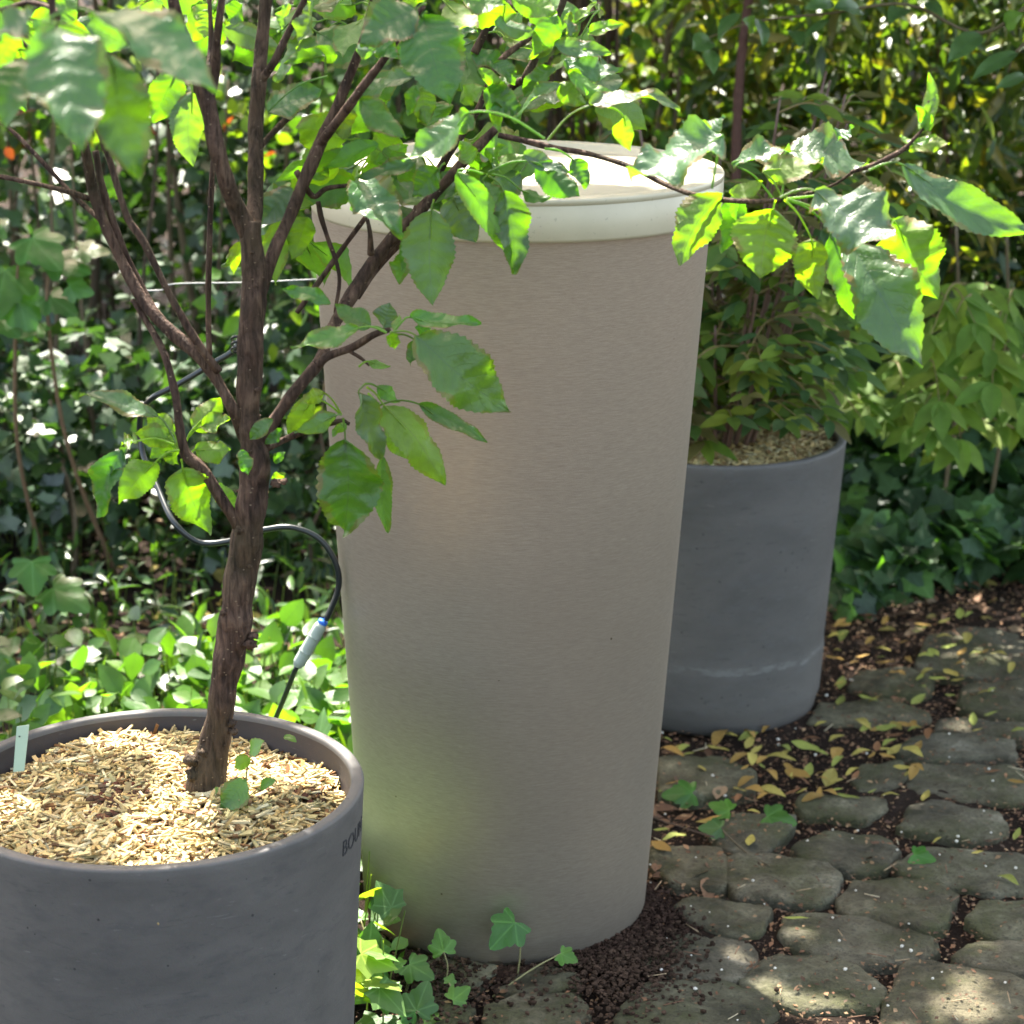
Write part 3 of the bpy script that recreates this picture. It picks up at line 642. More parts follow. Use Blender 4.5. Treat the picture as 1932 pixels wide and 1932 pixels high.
cluster(Z1,[((1480,620),(1775,490),190,.06,40,G4,(1810,420)),((1930,850),(1520,1000),120,.05,140,G3),((1620,1040),(1430,1250),180,.05,30,G4),((1560,1180),(1520,1575),150,.1,165,GY),((1700,1200),(1610,1430),160,.1,165,GY),((1560,1080),(1420,1100),110,.07,30,G1),
 ((1320,1330),(1290,1520),75,.08,165,GY),((2140,560),(1860,760),160,.1,150,G3)])
cluster(Z2,[((640,50),(330,250),270,-.12,25,G2,(700,20),10,-.02),((680,100),(830,585),360,-.12,8,G2,(700,60),6,-.035),((430,210),(540,330),110,-.05,20,G1),((310,270),(420,280),90,-.05,160,GP),((900,-10),(1140,20),120,.0,30,G1),((1170,0),(1420,70),150,.05,165,GY),((700,-30),(560,30),120,0,150,G3)])
cluster(Z2,[((625,420),(330,545),120,.02,50,G4),((330,550),(590,770),150,.02,20,G1),((260,585),(235,772),150,.03,165,GY),((680,480),(700,690),150,.08,165,GY),((640,470),(600,640),80,.06,20,G1),((200,300),(0,330),110,.04,150,G1),((700,560),(760,720),200,.1,20,G1),((880,560),(1010,480),110,.08,160,G3)])
cluster(Z2,[((940,620),(560,885),180,-.25,45,G4,(1350,765),10),((1590,585),(2100,600),90,-.1,62,G4,(1365,775),5),((1785,640),(1825,835),115,-.08,160,G3,(1700,590))])
cluster(Z2,[((430,790),(130,930),120,.05,150,G1),((550,760),(370,900),190,.1,165,GY),((640,890),(320,985),100,.03,30,G2),((310,990),(565,1300),260,-.04,25,G4,(330,960),10,-.05),((770,930),(620,1090),160,-.02,10,G2,(800,900)),((420,900),(600,800),90,.08,160,G3),((60,980),(160,900),100,.07,160,GY)])
cluster(Z2,[((725,1160),(735,1690),300,-.01,165,GP,(740,1100),8),((690,1240),(560,1500),120,.03,160,G1),((620,1380),(540,1560),130,.05,150,G1)])
cluster(Z2,[((870,950),(1165,1400),160,-.06,165,G1,(1010,960)),((845,1090),(970,1335),220,.02,165,GP,(880,1060)),((1010,1000),(1130,1200),160,.02,160,G1,(1040,960)),((1120,1050),(1178,1515),210,-.04,20,G2,(1040,970)),((1310,900),(1545,1085),180,-.02,160,G2,(1040,950)),
 ((1500,875),(1580,1040),110,-.02,20,G1,(1350,820)),((1230,850),(1490,960),100,-.02,40,G4),((1220,1050),(1390,1090),70,0,150,G1,(1060,960)),((950,900),(880,780),120,.03,160,G3),((1000,940),(1250,850),100,.05,150,GY),((1030,900),(1130,800),90,.05,40,G3)])
cluster(Z2,[((1400,250),(1720,290),110,.1,30,GP),((1460,330),(1775,400),150,.1,40,GP),((1440,460),(1580,580),130,.1,165,GY),((1480,400),(1800,550),100,.08,160,G3),((1400,370),(1230,540),120,.1,20,G1),((1590,190),(1785,130),80,.1,30,G3),((1080,110),(1310,190),110,.1,150,GP),((1420,80),(1290,300),150,.1,170,G1),((1400,200),(1260,330),90,.12,170,G3),((1500,200),(1480,60),70,.1,50,GP),((1520,120),(1640,10),50,.1,50,G3),((1430,460),(1180,680),70,.08,60,GP),((1540,300),(1560,480),150,.12,165,GY)])
cluster(Z2,[((1010,500),(1220,640),190,.1,20,G2),((980,380),(1120,520),80,.1,165,GY),((950,300),(1150,380),120,.2,30,G2),((1060,350),(1190,470),100,.08,30,G2),((960,640),(870,740),120,.05,20,G1),((1070,560),(1100,740),80,.1,20,G1),((870,200),(980,165),60,.12,50,G4)])
cluster(Z3,[((560,615),(135,810),230,-.20,55,(.07,.12,.06),(510,860),5,-.02),((500,600),(375,550),60,-.15,120,G4,(520,700)),((480,610),(560,520),80,-.1,140,G4,(520,700)),((560,880),(365,1210),210,-.06,160,G3,None),((590,880),(745,825),80,-.05,160,GY),((600,900),(620,1005),60,-.05,150,G1)])
cluster(Z3,[((790,950),(730,1268),310,-.08,168,GY,(800,910),15),((965,1095),(985,1358),170,-.1,160,GY,(840,910)),((1050,1050),(1160,1455),150,-.04,20,G2,(840,910)),((980,870),(1350,1105),300,-.16,38,(.075,.12,.065),(820,900),10,-.05),((1130,1090),(1465,1685),320,-.14,20,G4,(850,905),12,-.06),
 ((1330,1000),(1540,1365),330,-.08,168,GY,(850,905),15),((745,780),(1020,725),140,-.06,150,GY,(830,900)),((850,690),(1225,775),210,-.02,48,G4,(830,895)),((600,745),(870,680),110,-.02,55,G4,(790,905)),((640,880),(560,1150),120,.0,20,G1)])
cluster(Z3,[((1380,750),(1990,1060),200,-.12,28,G4,(1225,775),25),((1385,770),(1960,1040),110,-.09,150,GY),((1410,680),(1592,655),80,-.1,150,GY),((1420,660),(1370,610),50,-.12,60,G3),((1450,590),(1500,330),80,-.12,150,G3),((1480,600),(1530,430),50,-.12,40,GP),((1500,600),(1440,480),60,-.12,160,G3),((1400,660),(1530,610),40,-.12,40,G3),((1075,650),(1160,580),60,-.05,60,G4)])
cluster(Z4,[((880,510),(440,378),120,-.04,45,G4,(970,650)),((960,600),(800,500),150,-.02,165,GY,(980,680)),((950,640),(740,600),140,-.02,155,GY,(980,680)),((950,650),(830,730),120,-.01,165,GY),((760,640),(665,660),90,-.03,60,G3,(960,660)),((860,755),(655,995),190,-.03,165,GY,(990,690)),((670,690),(560,1060),170,-.05,25,G2),((700,680),(600,830),80,-.05,45,G4),
 ((1010,800),(1150,1148),270,-.03,168,GY,(1000,740)),((1060,580),(1220,400),160,.03,165,GY,(1030,640)),((1120,560),(1280,520),110,.03,35,G3,(1040,620)),((1075,690),(1275,690),140,.02,160,G3,(1060,700)),((1190,880),(1320,1010),110,.06,165,GY),((910,700),(980,770),90,0,165,GY),((1330,690),(1370,830),90,-.05,20,G1)])
cluster(Z5,[((1070,230),(1670,715),420,-.08,12,(.052,.115,.025),(900,210),12),((700,180),(262,300),140,-.08,35,(.06,.14,.025),(880,210)),((775,170),(548,30),160,-.02,20,G1,(870,200)),((1030,110),(1490,150),120,-.06,45,G1,(930,200)),((860,180),(900,20),180,.02,160,GP,(900,200)),((1060,260),(1030,420),90,.05,20,G2,(940,220)),((900,210),(935,320),90,-.06,20,G3),((930,200),(960,90),60,-.06,40,G3),((520,20),(200,-70),110,-.05,20,G1),((1090,230),(1160,180),110,.04,20,G1)])
cluster(Z5,[((612,885),(605,1500),440,-.06,6,(.042,.10,.018),(600,760),5),((700,600),(835,1030),190,-.05,30,(.06,.105,.05),(740,540),10),((865,680),(1250,1190),270,-.02,158,GY,(750,560),30),((880,790),(1060,1040),160,.02,165,G3,(760,600)),((1085,670),(1530,915),120,-.01,25,G2,(800,690)),((850,1000),(885,1500),140,.06,20,(.045,.08,.035)),
 ((560,740),(285,860),130,.0,150,GP,(590,740)),((480,600),(340,660),110,.04,165,GY,(590,740)),((760,395),(905,425),60,-.02,150,G3,(700,430)),((150,770),(0,900),110,-.04,20,G2),((210,830),(95,930),80,-.03,20,G2),((820,560),(960,660),100,.02,160,G1,(740,540)),((400,640),(240,860),150,.06,160,G3,(590,740)),((620,800),(530,880),70,.01,160,G3),((150,1040),(230,980),70,0,20,G1),((230,1120),(140,1150),60,0,150,G3)])
# fill clusters further back in the crown
spurs=[(1010,300,.12),(900,310,.1),(690,270,.1),(1100,150,.2),(1130,90,.25),(420,-20,.15),(560,40,.22),(640,40,.25),(700,10,.15),(780,110,.25),(860,60,.25),(930,60,.25),(880,190,.2),(700,300,.15),(640,330,.18),(560,430,.18),(650,240,.2),(790,290,.18),(1000,300,.15),(1090,50,.25),(1130,20,.25),(520,20,.15),(720,360,.15),(100,20,-.1),(20,20,-.1),(-20,100,-.1),(960,-10,.1),(820,-10,.1)]
for x,y,d in spurs:
    c0=P(x,y,TY+d)
    for k in range(random.randint(2,4)):
        a=random.uniform(0,6.28); L_=random.uniform(.055,.085); dv=np.array([math.cos(a)*.9,math.sin(a)*.7,random.uniform(-.85,.25)]); dv=unit(dv)
        mb=MB(); w_=L_*random.uniform(.5,.65); LEAVES.append((w_*L_*.6/(TY+d)**2,mb))
        b=c0+dv*.025; hero_leaf(mb,b,b+dv*L_,w_,random.choice((0,180))+random.uniform(-50,60),random.uniform(-.1,.12),.25,.08,random.choice((G1,G2,G1,GY,G4,GP)),nu=4,nv=18,stem=c0)
LEAVES.sort(key=lambda q:-q[0])
for _,m_ in LEAVES[:100]: m_.build('leaf',M_apple,tree)
mb=MB()
for _,m_ in LEAVES[100:]:
    for q in m_.f: mb.f.append([a+mb.n for a in q])
    mb.v+=m_.v; mb.uv+=m_.uv; mb.c+=m_.c; mb.n+=m_.n
tag(mb.build('small_leaves',M_apple,tree),kind='stuff')

# ------------------------------------------------------------------ small things in / on the left pot
mb=MB(); sd=empty('ivy_seedling',G(455,1490,.475),'small green seedling with four leaves growing from the mulch beside the trunk','seedling')
S0=G(463,1530,.47); top=P(*Z6(1290,440),2.47)
Y_=S0[1]; tube(mb,[S0,P(*Z6(1268,560),Y_),P(*Z6(1275,480),Y_),P(*Z6(1290,430),Y_)],[.0012,.001,.0009,.0007],6,5,c=(.20,.16,.05)); 
tube(mb,[P(*Z6(1268,580),Y_),P(*Z6(1225,575),Y_-.01)],[.0008,.0006],5,3,c=(.2,.2,.05)); tube(mb,[P(*Z6(1270,640),Y_),P(*Z6(1340,585),Y_-.01)],[.0008,.0006],5,3,c=(.2,.2,.05))
mb.build('stem',M_stem,sd)
mb=MB()
for b,t,w_,ro,c_ in (((1290,435),(1205,480),100,150,G3),((1285,400),(1365,345),110,40,(.08,.16,.05)),((1270,545),(1135,700),170,20,(.06,.14,.025)),((1340,590),(1425,545),60,20,G1),((1110,610),(1130,585),40,50,G4),((1465,320),(1530,350),50,40,G1)):
    hero_leaf(mb,P(*Z6(*b),Y_-.01),P(*Z6(*t),Y_-.02),pxm(w_*.366,Y_,.5),ro,.06,.2,.05,c_,nu=3,nv=12,serr=.05)
mb.build('leaf',M_apple,sd)
M_label=tint_mat('label_plastic',.4,.4,40,.05,.1)
mb=MB(); a=P(*Z6(108,492),2.62); 
def plate(mb,px4,Y,th,c):
    q=[P(*Z6(*p),Y) for p in px4]; q2=[x+np.array([0,th,0]) for x in q]
    mb.add(q+q2,[(0,1,2,3),(7,6,5,4),(0,4,5,1),(1,5,6,2),(2,6,7,3),(3,7,4,0)],None,c)
LYb=2.47
plate(mb,[(68,505),(125,500),(150,262),(86,272)],LYb,.0012,(.36,.46,.34))
blob(mb,P(*Z6(100,322),LYb-.0005),.0011,(.02,.02,.02),.1,5)
lb=mb.build('plant_label',M_label,None,False); tag(lb,'pale green plastic plant label stuck in the mulch at the pot rim','plant label')

# ------------------------------------------------------------------ irrigation hose
M_hose,nt,bs,out=newmat('black_hose'); bs.inputs['Base Color'].default_value=(.012,.016,.017,1); bs.inputs['Roughness'].default_value=.28
M_conn=tint_mat('grey_plastic',.45,.4,60,.05,.15)
hose=empty('irrigation_hose',G(560,1340),'thin black hose looping behind the tree trunk down to a grey connector','hose')
mb=MB(); hp=[(1330,60,3.2),(1290,140,3.2),(1180,210,3.2),(980,330,3.2),(840,405,3.2),(775,510,3.25),(785,700,3.25),(870,900,3.2),(960,1090,3.15),(1100,1200,3.15),(1280,1190,3.15),(1370,1150,3.15),(1460,1130,3.15),(1610,1118,3.15),(1760,1180,3.15),(1850,1310,3.15),(1868,1450,3.15),(1800,1630,3.15)]
tube(mb,[P(*Z4(x,y),Y) for x,y,Y in hp],[.0042]*len(hp),10,8); mb.build('tube',M_hose,hose)
mb=MB(); tube(mb,[P(*Z4(1640,1880),3.15),P(*Z4(1560,2080),3.2),P(*Z4(1500,2230),3.25),P(*Z4(1480,2350),3.3)],[.0036]*4,10,6); mb.build('tube',M_hose,hose)
mb=MB(); A=P(*Z4(1782,1640),3.15); Bq=P(*Z4(1640,1885),3.15)
pts=[A+(Bq-A)*t for t in (0,.06,.1,.3,.33,.36,.62,.66,.7,.9,.94,1)]; tube(mb,pts,[.0058,.0075,.0085,.0090,.0098,.009,.009,.0098,.009,.0088,.0078,.006],16,3,c=(.27,.31,.26))
cn=mb.build('connector',M_conn,hose)
mb=MB(); tube(mb,[A+(A-Bq)*.03,A+(Bq-A)*.04],[.0068,.0068],14,3,c=(.02,.12,.5)); r_=mb.build('connector_ring',M_conn,cn)
mb=MB()
for k in range(3): tube(mb,[P(446+9*math.cos(t),640+10*k+5*math.sin(t),2.56+.012*math.sin(t)) for t in np.linspace(0,6.28,9)],[.0016]*9,6,3)
mb.build('clip',M_hose,hose)
mb=MB(); tube(mb,[P(*Z1(780,1605),3.6),P(*Z1(900,1600),3.6),P(*Z1(960,1568),3.6),P(*Z1(1330,1560),3.6),P(*Z1(1800,1540),3.6)],[.0011]*5,8,5,c=(.2,.21,.21))
o=mb.build('support_wire',M_conn); tag(o,'thin silver support wire running level behind the apple trunk','wire')

# ------------------------------------------------------------------ ivy at the barrel foot
ivyT=tpl_ivy()
def ivy_leaf(mb,px,py,Y,size_px,dirdeg,tilt=35,col=(.05,.13,.02),yawt=0):
    """leaf whose petiole joins at px,py; tip points dirdeg (0 right, 90 up in the picture); tilt = how far its face leans up from the camera"""
    c=P(px,py,Y); s=pxm(size_px,Y,.1); a=R(dirdeg)
    toc=unit(np.array([0,0,CAMZ])-c); nrm_=unit(toc*math.cos(R(tilt))+np.array([0,0,1])*math.sin(R(tilt))+np.array([math.sin(R(yawt)),0,0]))
    ax=np.array([math.cos(a),-.2*math.cos(a)+.0,math.sin(a)]); ax=unit(ax-nrm_*np.dot(ax,nrm_)); 
    # refined leaf: subdivide the template radially
    V,f,UV=ivyT; o=V[1:]; n=len(o); sd=np.cross(ax,nrm_); vv=[];uu=[];ff=[]
    dense=[]
    for i in range(n):
        p,q=o[i],o[(i+1)%n]
        for t in (0,.33,.66): dense.append((p*(1-t)+q*t)*(1+.10*math.sin(math.pi*t)))
    m=len(dense); base=np.array([0,.02,0]); ph=random.random()*6
    for ring in (0.0,.35,.7,1.0):
        for k,p in enumerate(dense):
            x=base+(p-base)*ring; z=-.10*(x[0]**2*2+max(0,x[1]-.3)**2*1.5)+.03*math.sin(x[0]*9+ph)*math.sin(x[1]*7+ph)
            vv.append(c+s*(x[0]*sd+x[1]*ax+z*nrm_)); uu.append((x[0],x[1]))
    for r_ in range(3):
        for k in range(m): j=(k+1)%m; ff.append((r_*m+k,(r_+1)*m+k,(r_+1)*m+j,r_*m+j))
    mb.add(vv,ff,uu,tuple(x*random.uniform(.9,1.1) for x in col))
def sprig(label, root, leaves, rootY=None, grp='ivy sprigs at the foot of the barrel'):
    g0=G(*Z7(*root)); e=empty('ivy_sprig',g0,label,'ivy',grp)
    for (lx,ly,s_,d_,t_,c_,dy) in leaves:
        m1=MB(); Y=g0[1]+dy; pj=P(*Z7(lx,ly),Y); mid=(g0+pj)/2+np.array([.006,0,.008]); 
        tube(m1,[g0,mid,pj],[.0014,.0011,.0009],6,6,c=(.24,.22,.10)); m1.build('stem',M_stem,e)
        m2=MB(); ivy_leaf(m2,*Z7(lx,ly),Y,s_*.293,d_,t_,c_); m2.build('leaf',M_ivy,e)
LG=(.075,.17,.022); BGn=(.045,.13,.02)
sprig('single dark green ivy leaf on a thin stem in front of the barrel foot',(1235,1500),[(1225,1110,250,235,10,BGn,-.02)])
sprig('tiny ivy leaf at the tip of a pale runner right of the barrel foot',(1080,1590),[(1520,1310,130,-30,30,LG,.02)])
sprig('light green lobed ivy leaf on an upright stem before the barrel foot',(760,1580),[(765,1300,170,100,15,LG,0)])
sprig('ivy sprig with a spreading leaf nodding toward the right',(510,1600),[(545,1380,200,-35,30,LG,0),(500,1390,110,170,40,LG,0)])
sprig('small bright ivy sprig with a notched leaf at the bottom edge',(800,1730),[(825,1610,150,50,15,LG,0),(800,1500,80,80,40,LG,.03)])
sprig('ivy sprig with broad rounded dark leaves at the bottom edge of the photo',(590,1800),[(590,1680,230,75,20,BGn,0),(580,1690,170,165,25,BGn,0),(640,1760,190,-10,45,LG,-.01),(560,1765,130,200,45,LG,0)])
sprig('ivy sprig with shaded leaves leaning on the barrel between both pots',(330,1180),[(330,930,220,-5,10,BGn,-.02),(340,870,170,60,20,(.04,.11,.03),.0),(380,800,210,-10,45,BGn,0),(270,460,90,80,20,LG,.1),(245,640,80,70,30,LG,.1)])
sprig('sunlit ivy sprig with pale veined leaf beside the left pot',(260,1500),[(215,1370,260,-35,15,LG,-.01),(250,1330,190,140,30,LG,0),(310,1240,130,10,50,LG,.02),(330,1080,170,20,60,LG,.05),(230,1090,110,100,50,LG,.05),(230,1240,120,100,30,LG,.03),(340,1500,140,-60,60,BGn,0),(220,1560,130,200,50,BGn,-.01)])

# ------------------------------------------------------------------ fallen leaves, litter, clods
YL=(.62,.55,.12); YLG=(.42,.50,.10); BR=(.30,.15,.06); OR=(.52,.34,.08); GR=(.10,.26,.05)
def zoneZ8(x,y): return G(*Z8(x,y),.022)
fl=[]
def fallen(items,label,grp,name='fallen_leaf'):
    for (x,y,l,ang,c) in items:
        mb=MB(); c0=zoneZ8(x,y); a=R(ang); L_=l*.4141/F*(c0[1]*CP+1.5*SP)
        # the picture foreshortens depth by about .4
        d=np.array([math.cos(a),math.sin(a)/.42,0]); kk=1/np.linalg.norm([math.cos(a),math.sin(a)]); d=d*kk; L3=L_*np.linalg.norm(d); d=unit(d)
        L3=min(L3,.075)*random.uniform(.6,1.1); b=c0-d*L3/2; t=c0+d*L3/2; t[2]+=random.uniform(0,.008)
        roll=0; n=14; w=L3*random.uniform(.26,.38)
        up=np.array([random.uniform(-.35,.35),random.uniform(-.35,.25),1]); s=unit(np.cross(d,up)); un=np.cross(s,d); ph=random.random()*6; V=[];UV=[];f=[]
        for i in range(n+1):
            v=i/n; ww=w*.5*math.sin(math.pi*v**.85)**.9; bendz=random.choice((0,))+.10*L3*math.sin(math.pi*v)*(1 if ph>3 else -.2)
            for u in (-1,-.5,0,.5,1): V.append(b+(t-b)*v+s*u*ww+un*(bendz+.35*abs(u)*ww*(.6+.4*math.sin(v*8+ph)))); UV.append((u,v))
        for i in range(n):
            for j in range(4): f.append((i*5+j,i*5+j+1,(i+1)*5+j+1,(i+1)*5+j))
        mb.add(V,f,UV,tuple(q*k2 for q,k2 in zip(c,np.array([.62,.58,.62])*random.uniform(.6,1.15)))); o=mb.build(name,M_litter); tag(o,label,'leaf',grp)
fallen([(780,880,130,-20,YL),(900,800,160,-30,OR),(820,730,150,-12,YL),(740,730,90,30,OR),(950,785,70,60,YLG),(940,670,150,-28,YLG),(1080,700,90,50,OR),(780,800,120,-55,OR),(690,725,60,80,YL),(880,880,100,10,BR),(1000,880,60,70,OR),(1010,800,110,0,OR),(970,905,110,15,OR),(860,760,80,-50,OR),(905,830,140,-25,BR),(1150,790,90,20,YL),(1130,900,150,-20,YLG),(1240,880,60,0,YLG)],
  'curled yellow-brown leaf in the thick pile of fallen leaves in front of the far pot','fallen leaves piled before the far pot')
fallen([(1010,700,70,-20,YLG),(1190,700,100,10,YL),(1240,710,60,30,OR),(1300,680,110,-15,YL),(1320,655,80,20,YLG),(1310,715,70,-30,OR),(1380,770,90,-20,YL),(1400,790,60,40,YL),(1300,590,120,0,YLG),(1350,575,60,-60,YL),(1190,570,90,-40,YL),(1210,585,70,30,YLG),(1430,570,70,80,OR),(1260,590,60,10,OR)],
  'yellow leaf in the loose scatter right of the leaf pile','fallen leaves scattered right of the pile')
rf=random.Random(5)
fallen([(rf.uniform(300,1500),rf.uniform(560,900),rf.uniform(55,120),rf.uniform(-60,60),rf.choice([YL,YLG,OR,OR,BR,YL])) for _ in range(46)],
  'curled leaf strewn between the far pot and the ivy leaves on the cobbles','fallen leaves strewn before the far pot')
fallen([(rf.uniform(1080,1900),rf.uniform(60,480),rf.uniform(50,90),rf.uniform(-60,60),rf.choice([YL,YLG,OR,YL])) for _ in range(26)],
  'small leaf dropped on the farthest cobbles and litter at the right','fallen leaves on the farthest cobbles')
fallen([(1490,330,100,20,YL),(1540,360,100,-10,YLG),(1600,340,110,-60,YL),(1630,370,110,-5,YL),(1460,350,60,40,YLG),(1220,450,110,-30,YLG),(1250,455,70,20,YL),(1290,230,90,-20,YL),(1300,285,110,0,OR),(1400,280,80,-60,OR),(1590,215,100,5,YLG),(1660,185,80,20,YLG),(1450,140,60,0,YLG),(1710,250,70,0,YLG),(1640,65,60,70,YLG),(1570,100,90,10,YL),(1450,460,100,25,YLG),(1470,405,50,-60,YLG),(1760,430,90,0,YL),(1100,380,80,60,YLG),(1080,170,90,0,YL),(1070,270,90,-30,OR),(1340,330,60,0,OR),(1230,190,70,30,OR)],
  'small yellow leaf scattered on the cobbles far behind near the ivy','fallen leaves on the far cobbles')
fallen([(330,840,60,0,OR),(300,640,70,-20,YLG),(360,680,80,0,YL),(400,715,100,0,YLG),(590,625,90,-15,YL),(290,870,80,0,YLG),(280,1050,120,-5,YLG),(340,1085,130,10,YLG),(280,1130,110,-40,OR),(510,1000,130,5,OR),(700,965,90,-10,YL),(630,900,50,40,BR),(685,1095,60,60,YL)],
  'pale yellow leaf lying on the cobbles close to the right side of the barrel','fallen leaves beside the barrel')
fallen([(895,1450,110,-3,YLG)],'slim pale green leaf lying alone on the cobble joint near the front',None)
fallen([(1720,1150,90,8,YL)],'pale yellow leaf on the crumbs between two cobbles at the right',None)
fallen([(1860,1285,120,-40,YLG)],'yellow-green leaf lying on the cobble at the right edge',None)
fallen([(1900,1070,110,45,YLG)],'light green curled leaf beside the right edge of the photo',None)
fallen([(1900,830,110,-15,OR)],'orange leaf with green edge on the cobble at far right',None)
fallen([(1910,600,90,0,YLG)],'bright yellow-green leaf at the right edge behind the cobble row',None)
fallen([(1535,1105,60,10,YL)],'small crumpled yellow leaf in the joint right of the middle cobbles',None)
fallen([(1700,550,60,70,YLG),(1780,525,80,5,YLG),(1720,600,60,-10,YL)],'small yellow leaf on the cobbles toward the upper right edge','small leaves at the upper right edge')
fallen([(1790,780,110,5,BR)],'reddish brown leaf lying flat on the cobbles at the right',None)
def flat_ivy(x,y,s,ang,col,label):
    mb=MB(); Yg=zoneZ8(x,y)[1]; ivy_leaf(mb,*Z8(x,y),Yg-.01,s*.4141,ang,45,col); e=mb.build('ivy_leaf',M_ivy); tag(e,label,'leaf')
flat_ivy(420,880,150,200,BGn,'glossy green ivy leaf lying by the right side of the barrel')
flat_ivy(590,960,110,150,LG,'shiny light green ivy leaf left of its larger twin on the cobbles')
flat_ivy(760,985,150,-15,BGn,'large green ivy leaf flat on the dark cobble')
flat_ivy(550,1040,110,190,(.05,.11,.03),'dull green ivy leaf at the end of a thin runner')
flat_ivy(1430,1160,110,-20,BGn,'square cut piece of green leaf on the cobble to the right')
mb=MB(); tube(mb,[zoneZ8(560,1050),zoneZ8(590,1110)+[0,0,.01],zoneZ8(680,1160),zoneZ8(770,1210)],[.0016,.0018,.0018,.001],6,6,c=(.10,.08,.05)); tube(mb,[zoneZ8(250,995),zoneZ8(420,1050),zoneZ8(520,1080)],[.0012]*3,6,4,c=(.10,.07,.05))
o=mb.build('ivy_runner',M_twig); tag(o,'thin bare ivy runner lying across the dark cobble','ivy')
# debris in the joints: many small flakes
mb=MB(); n=44000; xs=rng.uniform(-.2,1.25,n); ys=rng.uniform(2.7,5.2,n); keep=[]
def near(x,y): return [q for q in bbs if q[1]<=x<=q[2] and q[3]<=y<=q[4]]
bbs=[(q,q[:,0].min(),q[:,0].max(),q[:,1].min(),q[:,1].max()) for q in stones]
zz=np.zeros(n)
for i in range(n):
    ins=any(inpoly((xs[i],ys[i]),q[0]) for q in near(xs[i],ys[i]))
    p=.10 if ins else 1.0
    if ys[i]>3.9: p=min(1,p*2.2)
    if mn.noise(Vector((xs[i]*6,ys[i]*6,5)))>.15: p*=2.5
    keep.append(random.random()<p); zz[i]=.021 if ins else random.uniform(.003,.017)
keep=np.array(keep); xs,ys,zz=xs[keep],ys[keep],zz[keep]; m=len(xs)
flake=tpl_lance(2,.28,.1,.06)
yaw=rng.uniform(0,6.28,m); ax=np.stack([np.cos(yaw),np.sin(yaw),rng.normal(0,.25,m)],1); nn=np.stack([rng.normal(0,.4,m),rng.normal(0,.4,m),np.ones(m)],1)
scatter(mb,flake,np.stack([xs,ys,zz],1),ax,nn,rng.uniform(.003,.009,m)*rng.choice([1,1,1.6],m),pick(m,[(.17,.085,.045),(.21,.115,.06),(.11,.06,.035),(.27,.17,.09),(.08,.05,.03)],.3))
o=mb.build('bud_scale_debris',M_litter); tag(o,'reddish brown bud scales and crumbs packed in the cobble joints','debris',kind='stuff')
mb=MB(); 
for _ in range(70):
    x,y=random.uniform(200,2000),random.uniform(200,1932); c0=zoneZ8(x,y); blob(mb,c0,random.uniform(.0012,.0032),(.62,.58,.5),.3,5)
for _ in range(45):
    x,y=random.uniform(200,2000),random.uniform(400,1932); c0=zoneZ8(x,y); a=random.uniform(0,3.14); l=random.uniform(.01,.03)
    tube(mb,[c0,c0+np.array([math.cos(a)*l,math.sin(a)*l,.003])],[.0009,.0007],5,2,c=random.choice([(.35,.25,.15),(.18,.1,.06),(.45,.38,.25)]))
o=mb.build('grit_and_twig_bits',M_litter); tag(o,'white grit specks and short twig bits strewn on the cobbles','grit',kind='stuff')
# soil heap at the barrel foot
mb=MB()
for _ in range(11000):
    a=rng.uniform(-2.3,.3); rad=.185+abs(rng.normal(0,.042)); 
    if a<-1.35: rad=.19+abs(rng.normal(0,.03))
    if a>-.1 : rad=.19+abs(rng.normal(0,.02))
    x,y=BX+rad*math.cos(a)*1.0,BY+rad*math.sin(a); h=max(0,.016-(rad-.19)*.12)*(1 if -1.1<a<-.1 else .05)
    blob(mb,(x,y,h*random.random()+.012),random.choice((.0008,.001,.0013,.0018,.0022,.004)),tuple(np.array((.036,.021,.015))*random.uniform(.5,1.5)),1.1,3)
for cx_,cy_,sx_,n_ in ((Z8(100,1750)[0],Z8(100,1750)[1],.06,900),(Z8(20,1650)[0],Z8(20,1650)[1],.05,700),(Z7(700,1580)[0],Z7(700,1580)[1],.05,500)):
    g0=G(cx_,cy_)
    for _ in range(n_): blob(mb,(g0[0]+rng.normal(0,sx_),g0[1]+rng.normal(0,sx_*1.2),.018+random.random()*.006),random.uniform(.0015,.0045),tuple(np.array((.045,.028,.019))*random.uniform(.5,1.5)),1.1,3)
o=mb.build('loose_soil',M_crumb,None,False); tag(o,'dark crumbly soil heaped around the foot of the barrel','soil',kind='stuff')
# dry leaf litter on the bed behind
mb=MB(); m=5200; xs=rng.uniform(-1.5,1.6,m); ys=rng.uniform(3.3,6.4,m); ok=~((xs>.35)&(ys<4.45)); xs,ys=xs[ok],ys[ok]; m=len(xs)
yaw=rng.uniform(0,6.28,m); ax=np.stack([np.cos(yaw),np.sin(yaw),rng.normal(0,.2,m)],1); nn=np.stack([rng.normal(0,.35,m),rng.normal(0,.35,m),np.ones(m)],1)
scatter(mb,tpl_lance(4,.24,.15,.08),np.stack([xs,ys,rng.uniform(0,.02,m)],1),ax,nn,rng.uniform(.02,.055,m),pick(m,[(.13,.07,.04),(.18,.10,.055),(.09,.05,.03),(.22,.15,.09),(.24,.19,.05)],.3))
o=mb.build('dry_leaf_litter',M_litter); tag(o,'brown dry leaf litter on the planting bed behind the pots','leaf litter',kind='stuff')

